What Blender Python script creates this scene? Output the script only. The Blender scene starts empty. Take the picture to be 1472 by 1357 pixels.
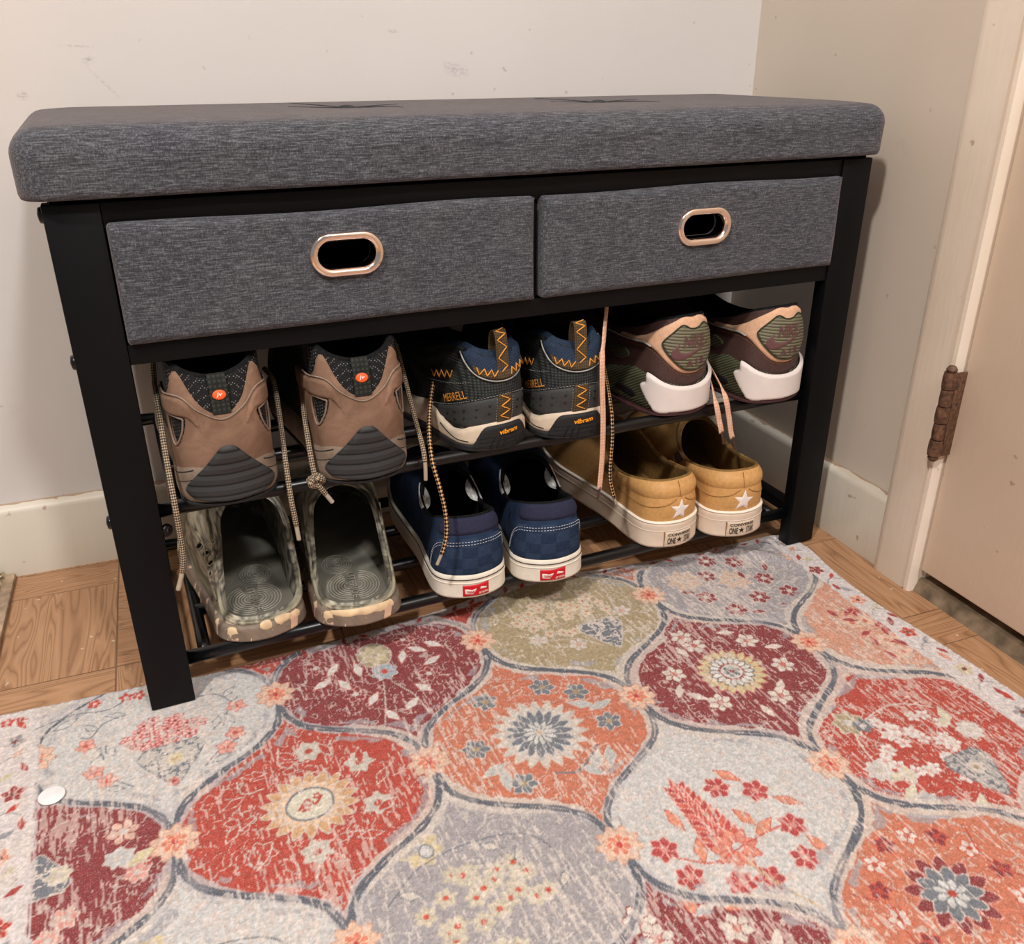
import bpy, bmesh, math, random
import numpy as np
from mathutils import Vector, Matrix, geometry
random.seed(7); RNG = np.random.default_rng(11)
SC = bpy.context.scene; COL = SC.collection
PI = math.pi

# ------------------------------------------------------------------ materials
def lin(c):
    c = np.asarray(c, float) / 255.0
    return np.where(c <= 0.04045, c / 12.92, ((c + 0.055) / 1.055) ** 2.4)
def rgba(c): return tuple(float(v) for v in lin(c)) + (1.0,)
class NT:
    def __init__(s, name, rough=.6, spec=.4, metal=0.0):
        s.m = bpy.data.materials.new(name); s.m.use_nodes = True
        s.t = s.m.node_tree; s.n = s.t.nodes; s.l = s.t.links
        s.b = s.n['Principled BSDF']
        s.b.inputs['Roughness'].default_value = rough
        s.b.inputs['Specular IOR Level'].default_value = spec
        s.b.inputs['Metallic'].default_value = metal
    def new(s, ty, **kw):
        n = s.n.new(ty)
        for k, v in kw.items():
            if k in n.inputs: s.set(n.inputs[k], v)
            else: setattr(n, k, v)
        return n
    def set(s, inp, v):
        if hasattr(v, 'is_output') or isinstance(v, bpy.types.NodeSocket): s.l.new(v, inp)
        else: inp.default_value = v
    def coord(s, kind='Object', scale=(1, 1, 1), rot=(0, 0, 0), loc=(0, 0, 0)):
        tc = s.new('ShaderNodeTexCoord'); mp = s.new('ShaderNodeMapping')
        s.l.new(tc.outputs[kind], mp.inputs['Vector'])
        mp.inputs['Scale'].default_value = scale; mp.inputs['Rotation'].default_value = rot; mp.inputs['Location'].default_value = loc
        return mp.outputs['Vector']
    def noise(s, vec, scale=5, detail=3, rough=.5, dist=0):
        n = s.new('ShaderNodeTexNoise'); s.l.new(vec, n.inputs['Vector'])
        n.inputs['Scale'].default_value = scale; n.inputs['Detail'].default_value = detail
        n.inputs['Roughness'].default_value = rough; n.inputs['Distortion'].default_value = dist
        return n.outputs['Fac']
    def ramp(s, fac, stops, interp='LINEAR'):
        r = s.new('ShaderNodeValToRGB'); s.l.new(fac, r.inputs['Fac']); cr = r.color_ramp; cr.interpolation = interp
        while len(cr.elements) < len(stops): cr.elements.new(.5)
        for e, (p, c) in zip(cr.elements, stops):
            e.position = p; e.color = c if len(c) == 4 else rgba(c)
        return r.outputs['Color']
    def mix(s, fac, a, b, mode='MIX'):
        m = s.new('ShaderNodeMix', data_type='RGBA', blend_type=mode)
        for inp, v in ((m.inputs[0], fac), (m.inputs[6], a), (m.inputs[7], b)):
            if isinstance(v, bpy.types.NodeSocket): s.l.new(v, inp)
            else: inp.default_value = v
        return m.outputs[2]
    def math(s, op, a, b=0.0, c=0.0):
        m = s.new('ShaderNodeMath', operation=op)
        for i, v in enumerate((a, b, c)):
            if isinstance(v, bpy.types.NodeSocket): s.l.new(v, m.inputs[i])
            else: m.inputs[i].default_value = v
        return m.outputs[0]
    def sep(s, vec):
        n = s.new('ShaderNodeSeparateXYZ'); s.l.new(vec, n.inputs[0]); return n.outputs
    def base(s, col):
        if isinstance(col, bpy.types.NodeSocket): s.l.new(col, s.b.inputs['Base Color'])
        else: s.b.inputs['Base Color'].default_value = col
        return s
    def bump(s, h, strength=.3, dist=.001):
        b = s.new('ShaderNodeBump'); s.l.new(h, b.inputs['Height'])
        b.inputs['Strength'].default_value = strength; b.inputs['Distance'].default_value = dist
        s.l.new(b.outputs['Normal'], s.b.inputs['Normal']); return s
_cache = {}
def plain(name, c, rough=.6, spec=.4, metal=0, var=.12, scale=120, bump=.15, bdist=.0006):
    """single-colour material with a little grain"""
    if name in _cache: return _cache[name]
    t = NT(name, rough, spec, metal); v = t.coord()
    n = t.noise(v, scale, 4)
    d = tuple(max(0, x * (1 - var)) for x in c); u = tuple(min(255, x * (1 + var)) for x in c)
    t.base(t.ramp(n, [(.3, d), (.7, u)]))
    if bump: t.bump(n, bump, bdist)
    _cache[name] = t.m; return t.m
def grid_weave(name, c0, c1, f=900, rough=.85, bump=.4):
    """woven cloth: two crossed wave patterns"""
    if name in _cache: return _cache[name]
    t = NT(name, rough, .2); v = t.coord()
    w1 = t.new('ShaderNodeTexWave', bands_direction='X'); w2 = t.new('ShaderNodeTexWave', bands_direction='Z')
    for w in (w1, w2):
        t.l.new(v, w.inputs['Vector']); w.inputs['Scale'].default_value = f / 20; w.inputs['Distortion'].default_value = .6
    h = t.math('MULTIPLY', w1.outputs['Fac'], w2.outputs['Fac'])
    n = t.noise(v, 220, 3)
    h2 = t.math('ADD', t.math('MULTIPLY', h, .6), t.math('MULTIPLY', n, .5))
    t.base(t.ramp(h2, [(.2, c0), (.75, c1)])); t.bump(h2, bump, .0006)
    _cache[name] = t.m; return t.m

def mat_wall(name='painted_wall', lo=(205, 198, 193), hi=(213, 207, 203)):
    t = NT(name, .62, .25); v = t.coord()
    big = t.noise(v, 2.2, 3); fine = t.noise(v, 90, 3); mid = t.noise(v, 14, 4)
    c = t.ramp(big, [(.3, lo), (.7, hi)])
    sm = t.ramp(t.noise(v, 9, 5, .6), [(.66, (0, 0, 0)), (.74, (255, 255, 255))])
    c = t.mix(t.math('MULTIPLY', sm, .12), c, rgba((150, 135, 120)))
    sp = t.ramp(t.noise(v, 75, 2, .4), [(.725, (0, 0, 0)), (.76, (255, 255, 255))])
    c = t.mix(t.math('MULTIPLY', sp, .35), c, rgba((150, 120, 90)))
    # a few scuffs where the wall has them
    grit = t.math('MULTIPLY', t.math('MAXIMUM', t.math('SUBTRACT', t.noise(t.coord(scale=(1, 1, 2.2)), 190, 3, .6), .42), 0.0), 6.0)
    x, y, z = t.sep(t.coord()); wob = t.math('MULTIPLY', t.math('SUBTRACT', t.noise(v, 60, 3), .5), .02)
    for sx, sz, w_, h_, rot, col, am in ((-.416, .551, .016, .007, -.25, (134, 128, 158), .55), (-.817, .575, .014, .0012, -.03, (150, 140, 136), .6), (-.808, .562, .007, .004, .2, (150, 138, 132), .5), (-.797, .540, .020, .0016, -.85, (178, 152, 130), .5), (-.876, .530, .005, .004, 0, (120, 104, 96), .7), (-.489, .591, .007, .002, 0, (160, 148, 140), .5), (-.646, .581, .0012, .005, .2, (170, 130, 90), .6)):
        dx = t.math('SUBTRACT', x, sx); dz = t.math('SUBTRACT', z, sz); c_, s_ = math.cos(rot), math.sin(rot)
        u = t.math('DIVIDE', t.math('ADD', t.math('MULTIPLY', dx, c_), t.math('MULTIPLY', dz, s_)), w_); q = t.math('DIVIDE', t.math('ADD', t.math('MULTIPLY', dz, c_), t.math('MULTIPLY', dx, -s_)), h_)
        d = t.math('ADD', t.math('SQRT', t.math('ADD', t.math('MULTIPLY', u, u), t.math('MULTIPLY', q, q))), t.math('MULTIPLY', wob, 60))
        k = t.math('MULTIPLY', t.math('MULTIPLY', t.math('MAXIMUM', t.math('SUBTRACT', 1.25, d), 0.0), grit), am * .75); k = t.math('MINIMUM', k, .6); k = t.math('MULTIPLY', k, t.math('LESS_THAN', t.math('ABSOLUTE', y), .02)); c = t.mix(k, c, rgba(col))
    t.base(c); t.bump(t.math('ADD', t.math('MULTIPLY', mid, .8), t.math('MULTIPLY', fine, .25)), .18, .003)
    return t.m
def mat_trim(name, hi, lo, chip=(150, 104, 66), top=None):
    t = NT(name, .42, .4); v = t.coord(); vs = t.coord(scale=(1, 1, .12))
    c = t.ramp(t.noise(v, 7, 4), [(.3, lo), (.7, hi)])
    ch = t.ramp(t.noise(v, 42, 3, .55), [(.70, (0, 0, 0)), (.735, (255, 255, 255))])
    c = t.mix(t.math('MULTIPLY', ch, .55), c, rgba(chip))
    if top is not None:
        z = t.sep(t.coord())[2]
        g = t.math('GREATER_THAN', t.math('ADD', z, t.math('MULTIPLY', t.noise(v, 30, 3), .004)), top)
        c = t.mix(t.math('MULTIPLY', g, .7), c, rgba((150, 110, 74)))
    t.base(c); st = t.noise(vs, 160, 3)
    t.bump(t.math('ADD', st, t.math('MULTIPLY', t.noise(v, 30, 3), 1.2)), .22, .0015)
    return t.m
def mat_floor():
    t = NT('oak_parquet_vinyl', .42, .45)
    v = t.coord(loc=(.0, .0, 0)); x, y, z = t.sep(v)
    P = .2285
    fx = t.math('DIVIDE', t.math('ADD', x, 10 * P + 1.0533), P); fy = t.math('DIVIDE', t.math('ADD', y, 10 * P + .3008), P)
    ux = t.math('FRACT', fx); uy = t.math('FRACT', fy)
    # each tile: a framed block, the border's grain runs across the block's
    a = t.math('GREATER_THAN', ux, .76); b = t.math('LESS_THAN', uy, .24)
    swap = t.math('ABSOLUTE', t.math('SUBTRACT', a, b))
    par = t.math('MODULO', t.math('ADD', t.math('FLOOR', fx), t.math('FLOOR', fy)), 2.0)
    sw = t.math('ABSOLUTE', t.math('SUBTRACT', swap, t.math('MULTIPLY', par, 0)))
    def grain(scale):
        vv = t.coord(scale=scale)
        n = t.noise(vv, 1.0, 2, .5, .35)
        w = t.math('FRACT', t.math('MULTIPLY', n, 17.0))
        fine = t.noise(vv, 14.0, 3)
        return w, fine
    g1, f1 = grain((30, 2.6, 1)); g2, f2 = grain((2.6, 30, 1))
    def sel(p, q): return t.math('ADD', t.math('MULTIPLY', p, t.math('SUBTRACT', 1.0, sw)), t.math('MULTIPLY', q, sw))
    g = sel(g1, g2); f = sel(f1, f2)
    c = t.ramp(g, [(0, (130, 92, 64)), (.14, (170, 128, 94)), (.6, (188, 146, 110)), (.93, (150, 110, 78)), (1, (122, 86, 58))])
    c = t.mix(t.math('MULTIPLY', f, .35), c, rgba((136, 92, 58)))
    tone = t.noise(t.coord(), 5, 1); c = t.mix(.25, c, t.ramp(tone, [(.3, (150, 110, 76)), (.7, (182, 142, 106))]))
    def near(u, p, w): return t.math('LESS_THAN', t.math('ABSOLUTE', t.math('SUBTRACT', u, p)), w)
    ln = t.math('MAXIMUM', t.math('MAXIMUM', near(ux, .76, .004), near(uy, .24, .004)), t.math('MAXIMUM', near(ux, .0, .005), near(uy, .0, .005)))
    c = t.mix(t.math('MULTIPLY', ln, .65), c, rgba((84, 56, 36)))
    sp = t.ramp(t.noise(t.coord(), 120, 2, .3), [(.765, (0, 0, 0)), (.785, (255, 255, 255))])
    c = t.mix(t.math('MULTIPLY', sp, .6), c, rgba((216, 200, 180)))
    t.base(c); t.bump(t.math('SUBTRACT', g, t.math('MULTIPLY', ln, 2.0)), .12, .0008)
    return t.m
def mat_heather():
    t = NT('charcoal_heather_linen', .9, .15)
    v = t.coord(scale=(85, 1000, 1000)); v2 = t.coord(scale=(620, 620, 620)); v3 = t.coord(); vd = t.coord(rot=(0, .75, 0), scale=(1500, 1500, 300))
    a = t.noise(v, 1, 2, .6); b = t.noise(v2, 1, 3, .7); e = t.noise(vd, 1, 1, .5)
    s = t.math('ADD', t.math('ADD', t.math('MULTIPLY', a, .46), t.math('MULTIPLY', b, .34)), t.math('MULTIPLY', e, .20))
    c = t.ramp(s, [(.37, (36, 38, 44)), (.5, (68, 70, 76)), (.64, (116, 118, 124))])
    blot = t.noise(v3, 18, 3); c = t.mix(.10, c, t.ramp(blot, [(.35, (58, 60, 72)), (.65, (96, 94, 92))]))
    t.base(c); t.bump(s, .55, .0008); t.b.inputs['Sheen Weight'].default_value = .35; t.b.inputs['Sheen Roughness'].default_value = .45; t.b.inputs['Sheen Tint'].default_value = rgba((226, 206, 196)); return t.m
M = {}
M['wall'] = mat_wall(); M['wall_beige'] = mat_wall('beige_toned_wall', (208, 195, 180), (216, 204, 190))  # right wall: same wall material in a warmer beige tone
M['base'] = mat_trim('painted_baseboard', (226, 218, 203), (215, 206, 190), top=.0893)
M['casing'] = mat_trim('painted_casing', (234, 220, 203), (224, 208, 189))
M['door'] = mat_trim('painted_door', (226, 206, 184), (217, 196, 174))
M['floor'] = mat_floor()
M['fabric'] = mat_heather()
M['black_metal'] = plain('black_powder_coat', (7, 8, 10), .48, .18, var=.05, scale=700, bump=.06, bdist=.0003)
M['rod_metal'] = plain('black_gloss_tube', (8, 9, 11), .28, .42, var=.05, scale=500, bump=.03, bdist=.0003)
M['dark_hole'] = plain('hollow_shade_black', (2, 2, 3), .9, .1, var=.05, bump=0)  # darkness inside drawers and vents, put into a near-black colour
M['rose'] = plain('rose_gold_metal', (255, 236, 226), .12, .5, 1.0, var=.02, bump=0)
M['rust'] = plain('rusted_hinge_metal', (92, 66, 50), .55, .4, .2, var=.35, scale=220, bump=.3)
M['sill'] = plain('worn_threshold_metal', (132, 116, 96), .5, .4, .2, var=.22, scale=60, bump=.3)
M['dark_gap'] = plain('door_gap_shade', (56, 44, 34), .9, .1, bump=0)  # shade of the gap under the door, given as a dark colour
M['white_paint'] = plain('white_disc_paper', (226, 226, 228), .6, .3, var=.02, bump=0)

# ------------------------------------------------------------------ object helpers
def link(o, parent=None):
    COL.objects.link(o)
    if parent is not None: o.parent = parent
    return o
def mk(name, verts, faces, mat, parent=None, smooth=True, uvs=None, flip=False):
    me = bpy.data.meshes.new(name)
    verts = np.asarray(verts, float)
    if flip: faces = [tuple(reversed(f)) for f in faces]
    me.from_pydata([tuple(v) for v in verts], [], [tuple(int(i) for i in f) for f in faces])
    if smooth: me.polygons.foreach_set('use_smooth', [True] * len(me.polygons))
    if uvs is not None:
        uv = me.uv_layers.new(name='UVMap'); li = np.zeros(len(me.loops), int); me.loops.foreach_get('vertex_index', li)
        uv.data.foreach_set('uv', np.asarray(uvs, float)[li].ravel())
    mats = mat if isinstance(mat, (list, tuple)) else [mat]
    for m_ in mats: me.materials.append(m_)
    me.update()
    return link(bpy.data.objects.new(name, me), parent)
def from_bm(name, bm, mat, parent=None, smooth=True, angle=None):
    bmesh.ops.recalc_face_normals(bm, faces=bm.faces)
    me = bpy.data.meshes.new(name); bm.to_mesh(me); bm.free()
    if smooth: me.polygons.foreach_set('use_smooth', [True] * len(me.polygons))
    me.materials.append(mat); 
    if angle is not None: me.set_sharp_from_angle(angle=angle)
    return link(bpy.data.objects.new(name, me), parent)
def add_box(bm, a, b, bevel=0.0, seg=2):
    r = bmesh.ops.create_cube(bm, size=1.0)
    vs = r['verts']
    for v in vs:
        v.co = Vector([(a[i] + b[i]) / 2 + v.co[i] * (b[i] - a[i]) for i in range(3)])
    if bevel:
        es = list({e for v in vs for e in v.link_edges})
        bmesh.ops.bevel(bm, geom=es, offset=bevel, segments=seg, affect='EDGES', profile=.5)
def box(name, a, b, mat, parent=None, bevel=.0015, seg=2):
    bm = bmesh.new(); add_box(bm, a, b, bevel, seg)
    return from_bm(name, bm, mat, parent, True, math.radians(40))
def thing(name, label, cat, loc=(0, 0, 0), rotz=0.0, group=None, rotx=0.0):
    o = bpy.data.objects.new(name, None); o.empty_display_size = .03
    o.location = loc; o.rotation_euler = (rotx, 0, rotz); link(o)
    o['label'] = label; o['category'] = cat
    if group: o['group'] = group
    return o
def tag(o, label, cat, group=None):
    o['label'] = label; o['category'] = cat
    if group: o['group'] = group
    return o
def struct(o): o['kind'] = 'structure'; return o
def crspline(pts, n, closed=False):
    P = np.asarray(pts, float); k = len(P)
    if closed:
        u = np.linspace(0, k, n, endpoint=False); i = np.floor(u).astype(int); f = u - i
        idx = lambda d: (i + d) % k
    else:
        u = np.linspace(0, k - 1, n); i = np.minimum(np.floor(u).astype(int), k - 2); f = u - i
        idx = lambda d: np.clip(i + d, 0, k - 1)
    f = f[:, None]
    p0, p1, p2, p3 = P[idx(-1)], P[idx(0)], P[idx(1)], P[idx(2)]
    return .5 * (2 * p1 + (p2 - p0) * f + (2 * p0 - 5 * p1 + 4 * p2 - p3) * f ** 2 + (3 * p1 - p0 - 3 * p2 + p3) * f ** 3)
def tube_data(pts, r, seg=10, flat=1.0, cap=True, up=(0, 0, 1)):
    """swept tube along pts; r scalar or array; flat squashes it into a ribbon"""
    P = np.asarray(pts, float); n = len(P); R = np.broadcast_to(np.asarray(r, float), (n,))
    T = np.gradient(P, axis=0); T /= np.linalg.norm(T, axis=1)[:, None] + 1e-12
    N = np.cross(T[0], up); 
    if np.linalg.norm(N) < 1e-4: N = np.cross(T[0], (1, 0, 0.1))
    N /= np.linalg.norm(N); V = []; UV = []; s = 0
    for i in range(n):
        if flat < 1 and abs(T[i] @ np.array(up)) < .97:
            N2 = np.cross(T[i], up); N = N2 if N2 @ N >= 0 else -N2
        N = N - T[i] * (N @ T[i]); N /= np.linalg.norm(N) + 1e-12; B = np.cross(T[i], N)
        if i: s += np.linalg.norm(P[i] - P[i - 1])
        for k in range(seg):
            a = 2 * PI * k / seg
            V.append(P[i] + R[i] * (N * math.cos(a) + B * math.sin(a) * flat)); UV.append((s, abs(k / seg - .5) * 2))
    F = [(i * seg + k, i * seg + (k + 1) % seg, (i + 1) * seg + (k + 1) % seg, (i + 1) * seg + k) for i in range(n - 1) for k in range(seg)]
    if cap:
        F.append(tuple(range(seg - 1, -1, -1))); F.append(tuple((n - 1) * seg + k for k in range(seg)))
    return V, F, UV
def tube(name, pts, r, mat, parent=None, seg=10, flat=1.0, up=(0, 0, 1)):
    V, F, UV = tube_data(pts, r, seg, flat, True, up)
    return mk(name, V, F, mat, parent, True, UV)
def rod(name, a, b, r, mat, parent, seg=14):
    a, b = np.array(a, float), np.array(b, float)
    return tube(name, [a + (b - a) * k / 6 for k in range(7)], r, mat, parent, seg)
class Acc:
    """collects several pieces into one mesh"""
    def __init__(s): s.V = []; s.F = []
    def add(s, V, F):
        o = len(s.V); s.V.extend([tuple(v) for v in V]); s.F.extend([tuple(i + o for i in f) for f in F])
    def build(s, name, mat, parent=None, smooth=True): return mk(name, s.V, s.F, mat, parent, smooth)

# ------------------------------------------------------------------ camera
CAM_POS = (0.0416, -0.7492, 0.5636)
F_PX, CX, CY = 1269.9166, 739.6125, 677.2148
cam = bpy.data.cameras.new('camera'); cam_o = link(bpy.data.objects.new('camera', cam))
cam_o.location = CAM_POS; cam_o.rotation_euler = (1.1331, 0.002, -0.4246)
cam.sensor_fit = 'HORIZONTAL'; cam.sensor_width = 36; cam.lens = 36 * F_PX / 1472
cam.shift_x = (736 - CX) / 1472; cam.shift_y = (CY - 678.5) / 1472; cam.clip_start = .02
SC.camera = cam_o

# ------------------------------------------------------------------ room (room axes: origin at the wall corner, X along the back wall, Y away from the viewer)
YAW = -0.0518; FZ = -0.003
RC = np.array([0.8623, 0.2923, 0.0]); RX = np.array([math.cos(YAW), math.sin(YAW), 0]); RY = np.array([-math.sin(YAW), math.cos(YAW), 0])
ROOM_M = Matrix.Translation(Vector(RC)) @ Matrix.Rotation(math.atan(math.tan(YAW)), 4, 'Z')
def room(o): o.matrix_world = ROOM_M.copy(); return o
def rbox(name, a, b, mat, parent=None, bevel=.0015, seg=2):
    o = box(name, a, b, mat, parent, bevel, seg)
    return o if parent is not None else struct(room(o))
rbox('floor', (-3.2, -3.2, FZ - .05), (.35, .3, FZ), M['floor'], bevel=0)
rbox('wall_back', (-3.2, 0, FZ), (.12, .12, 2.45), M['wall'], bevel=0)
# right wall: stub, then the door opening
bm = bmesh.new()
add_box(bm, (0, -.385, FZ), (.12, 0, 2.45)); add_box(bm, (0, -1.30, 2.03), (.12, -.385, 2.45)); add_box(bm, (0, -3.2, FZ), (.12, -1.30, 2.45))
struct(room(from_bm('wall_right', bm, M['wall_beige'], None, False)))
rbox('ceiling', (-3.2, -3.2, 2.45), (.12, .12, 2.5), plain('ceiling_paint', (226, 222, 214), .8, .2), bevel=0)
def skirt(name, pts_a, pts_b, axis):
    """baseboard with an eased top edge; profile (offset from wall, z)"""
    prof = [(0, FZ), (.013, FZ), (.0135, .004), (.0135, .080), (.012, .0845), (.009, .0868), (.0035, .0872), (.0, .0885)]
    V = []; n = 24
    for k in range(n + 1):
        s = pts_a + (pts_b - pts_a) * k / n
        for d, z in prof: V.append((s, -d, z) if axis == 'x' else (-d, s, z))
    m_ = len(prof); F = [(k * m_ + j, k * m_ + j + 1, (k + 1) * m_ + j + 1, (k + 1) * m_ + j) for k in range(n) for j in range(m_ - 1)]
    F += [tuple(range(m_)), tuple(n * m_ + j for j in range(m_ - 1, -1, -1))]
    o = mk(name, V, F, M['base'], None, True); o.data.set_sharp_from_angle(angle=math.radians(35))
    return struct(room(o))
skirt('baseboard_back', -1.02, 0, 'x'); skirt('baseboard_right', -.372, -.0135, 'y')
# door casing: flat board with a rounded outer edge and a bead on the door side
def casing():
    prof = [(0, -.3715), (.014, -.3720), (.0185, -.3765), (.0195, -.384), (.0195, -.4225), (.0165, -.4235), (.0165, -.4250), (.0205, -.4275), (.0200, -.4315), (.0165, -.4335), (0, -.4340)]
    V = []; n = 40
    for k in range(n + 1):
        z = FZ + (2.08 - FZ) * k / n
        for d, y in prof: V.append((-d, y, z))
    m_ = len(prof); F = [(k * m_ + j, (k + 1) * m_ + j, (k + 1) * m_ + j + 1, k * m_ + j + 1) for k in range(n) for j in range(m_ - 1)]
    F += [tuple(range(m_ - 1, -1, -1)), tuple(n * m_ + j for j in range(m_))]
    o = mk('trim_1', V, F, M['casing'], None, True); o.data.set_sharp_from_angle(angle=math.radians(50)); return struct(room(o))
casing()
# door (its hinges are parts of it)
d = struct(room(box('door_1', (-.010, -1.20, .026), (.025, -.4365, 2.02), M['door'], None, .0025, 3)))
bm = bmesh.new()
add_box(bm, (.0, -.4362, FZ), (.026, -.385, 2.03), 0)
struct(room(from_bm('trim_2', bm, M['casing'], None, False)))
def hinge(zc):
    a = Acc(); n = 5; h = .019
    V, F, _ = [], [], 0
    for k in range(n):
        z0 = zc - .0475 + k * h; rr = .0066 if k % 2 else .0072
        pts = [(-.0265, -.4345, z0 + .0006 + (h - .0012) * q / 3) for q in range(4)]
        V, F, _ = tube_data(pts, [rr * .93, rr, rr, rr * .93], 16); a.add(V, F)
    V, F, _ = tube_data([(-.0265, -.4345, zc - .0535), (-.0265, -.4345, zc - .050), (-.0265, -.4345, zc - .0475)], [.0035, .0058, .005], 12); a.add(V, F)
    V, F, _ = tube_data([(-.0265, -.4345, zc + .0475), (-.0265, -.4345, zc + .050), (-.0265, -.4345, zc + .0535)], [.005, .0058, .0035], 12); a.add(V, F)
    o = a.build('hinge', M['rust'], d); o.data.set_sharp_from_angle(angle=math.radians(40))
    o['label'] = 'rusted brown barrel hinge with chipped paint'
    # leaf between the barrel and the jamb
    b2 = bmesh.new(); add_box(b2, (-.022, -.4405, zc - .047), (-.009, -.4375, zc + .047), .0008)
    l_ = from_bm('hinge_leaf', b2, M['rust'], o)
hinge(.2205); hinge(1.75)
bm = bmesh.new()
V = [(-.012, -.434, FZ), (-.012, -1.21, FZ), (-.006, -1.21, .0125), (-.006, -.434, .0125), (.05, -.434, .017), (.05, -1.21, .017), (.05, -.434, FZ), (.05, -1.21, FZ)]
o = mk('trim_3', V, [(0, 1, 2, 3), (3, 2, 5, 4), (4, 5, 7, 6), (0, 3, 4, 6), (1, 7, 5, 2), (0, 6, 7, 1)], M['sill'], None, False)
struct(room(o))
rbox('trim_4', (.03, -1.21, FZ), (.06, -.434, .05), M['dark_gap'], bevel=0)   # dark strip behind the door foot, standing for the shade in the gap

# carpet of the next room at the left, with its edge strip
CW = -.995
def carpet():
    n, m_ = 90, 150; V = []; F = []
    for i in range(n + 1):
        for j in range(m_ + 1):
            x = CW - .012 - .30 * (i / n) ** 1.2; y = -.02 - 1.1 * (j / m_) ** 1.3
            z = .011 + .004 * RNG.random() - (.008 if i == 0 else 0)
            V.append((x + .003 * RNG.normal() * (1 if i else .9), y + .002 * RNG.normal(), FZ + z))
    F = [(i * (m_ + 1) + j, (i + 1) * (m_ + 1) + j, (i + 1) * (m_ + 1) + j + 1, i * (m_ + 1) + j + 1) for i in range(n) for j in range(m_)]
    t = NT('beige_loop_carpet', .95, .1); v = t.coord(); nn = t.noise(v, 160, 4, .7)
    t.base(t.ramp(nn, [(.3, (164, 142, 110)), (.7, (214, 196, 164))])); t.bump(nn, .6, .002)
    o = mk('carpet', V, F, t.m, None, True, flip=False); room(o); o['kind'] = 'stuff'
    o['label'] = 'shaggy beige carpet at the left edge beside the wood floor'; o['category'] = 'carpet'
    for k in range(1): pass
carpet()
rbox('trim_5', (CW - .012, -1.2, FZ), (CW + .001, -.015, FZ + .007), plain('worn_edge_strip', (168, 146, 122), .6, .3, var=.2, scale=60), bevel=.002)

# ------------------------------------------------------------------ bench
W, H = .80, .4663
WL, WD = .0398, .018
YB0 = .252                                         # front of the back legs
bench = thing('storage_bench', 'black metal shoe bench with charcoal padded seat and two drawers, against the wall', 'bench', (0, 0, 0))
BM_ = M['black_metal']
for x0, y0, z0 in ((0, 0, 0), (W - WL, 0, 0), (0, YB0, FZ), (W - WL, YB0, FZ)):
    box('leg', (x0, y0, z0), (x0 + WL, y0 + WD, H), BM_, bench, .0012)
# rails
fr = Acc()
def rail(a, b): 
    return box('rail', a, b, BM_, bench, .001)
rail((WL, .0015, .4470), (W - WL, .0165, H)); rail((WL, .0015, .3385), (W - WL, .0165, .3555))
rail((WL, YB0 + .001, .4470), (W - WL, YB0 + .016, H)); rail((WL, YB0 + .001, .3385), (W - WL, YB0 + .016, .3555))
for x0 in (.004, W - .004 - .016):
    for z0, z1 in ((.4470, H), (.3385, .3555)):
        rail((x0, WD, z0), (x0 + .016, YB0, z1))
box('drawer_divider', (.3985, .006, .3555), (.4055, .020, .4470), BM_, bench, .0005)
box('drawer_floor', (.02, .017, .3500), (W - .02, YB0, .3530), M['dark_hole'], bench, .0003)
box('back_panel', (.03, YB0 - .004, .3530), (W - .03, YB0 - .001, .4660), M['dark_hole'], bench, .0003)
box('side_panel', (.021, WD, .3560), (.023, YB0 - .004, .4660), M['dark_hole'], bench, .0003)
box('side_panel', (W - .023, WD, .3560), (W - .021, YB0 - .004, .4660), M['dark_hole'], bench, .0003)
# shoe shelves: rods on side bars
RR = .0068
for zr in (.200, .040):
    ends = (.034, W - .034)
    for k, y in enumerate((.0155, .0955, .1755, .2535)):
        if k in (0, 3): rod('shelf_rod', (WL - .002, y, zr), (W - WL + .002, y, zr), RR, M['rod_metal'], bench)
        else: rod('shelf_rod', (.056, y, zr), (W - .056, y, zr), RR, M['rod_metal'], bench)
    for x in (.0565, W - .0565): rod('shelf_side_bar', (x, .0155, zr), (x, .2535, zr), .0062, M['rod_metal'], bench)
    for x0 in (.012, W - .012 - .016):
        rail((x0, WD, zr - .0075), (x0 + .016, YB0, zr + .0075))
# bolt heads
def bolt(p, axis):
    p = np.array(p, float); ax = np.array(axis, float)
    V, F, _ = tube_data([p - ax * .001, p, p + ax * .0022, p + ax * .0030], [.0062, .0062, .0058, .0042], 14); a = Acc(); a.add(V, F)
    V, F, _ = tube_data([p + ax * .0028, p + ax * .0034], [.0022, .0022], 6); a.add(V, F)
    a.build('bolt', M['rod_metal'], bench)
for p in ((0, .009, .4585), (0, .009, .3445), (0, .009, .2)): bolt(p, (-1, 0, 0))
for p in ((W, .009, .4585), (W, .009, .3445), (W, .009, .2)): bolt(p, (1, 0, 0))
bolt((.0425, .012, .181), (.6, -.8, 0))

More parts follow.
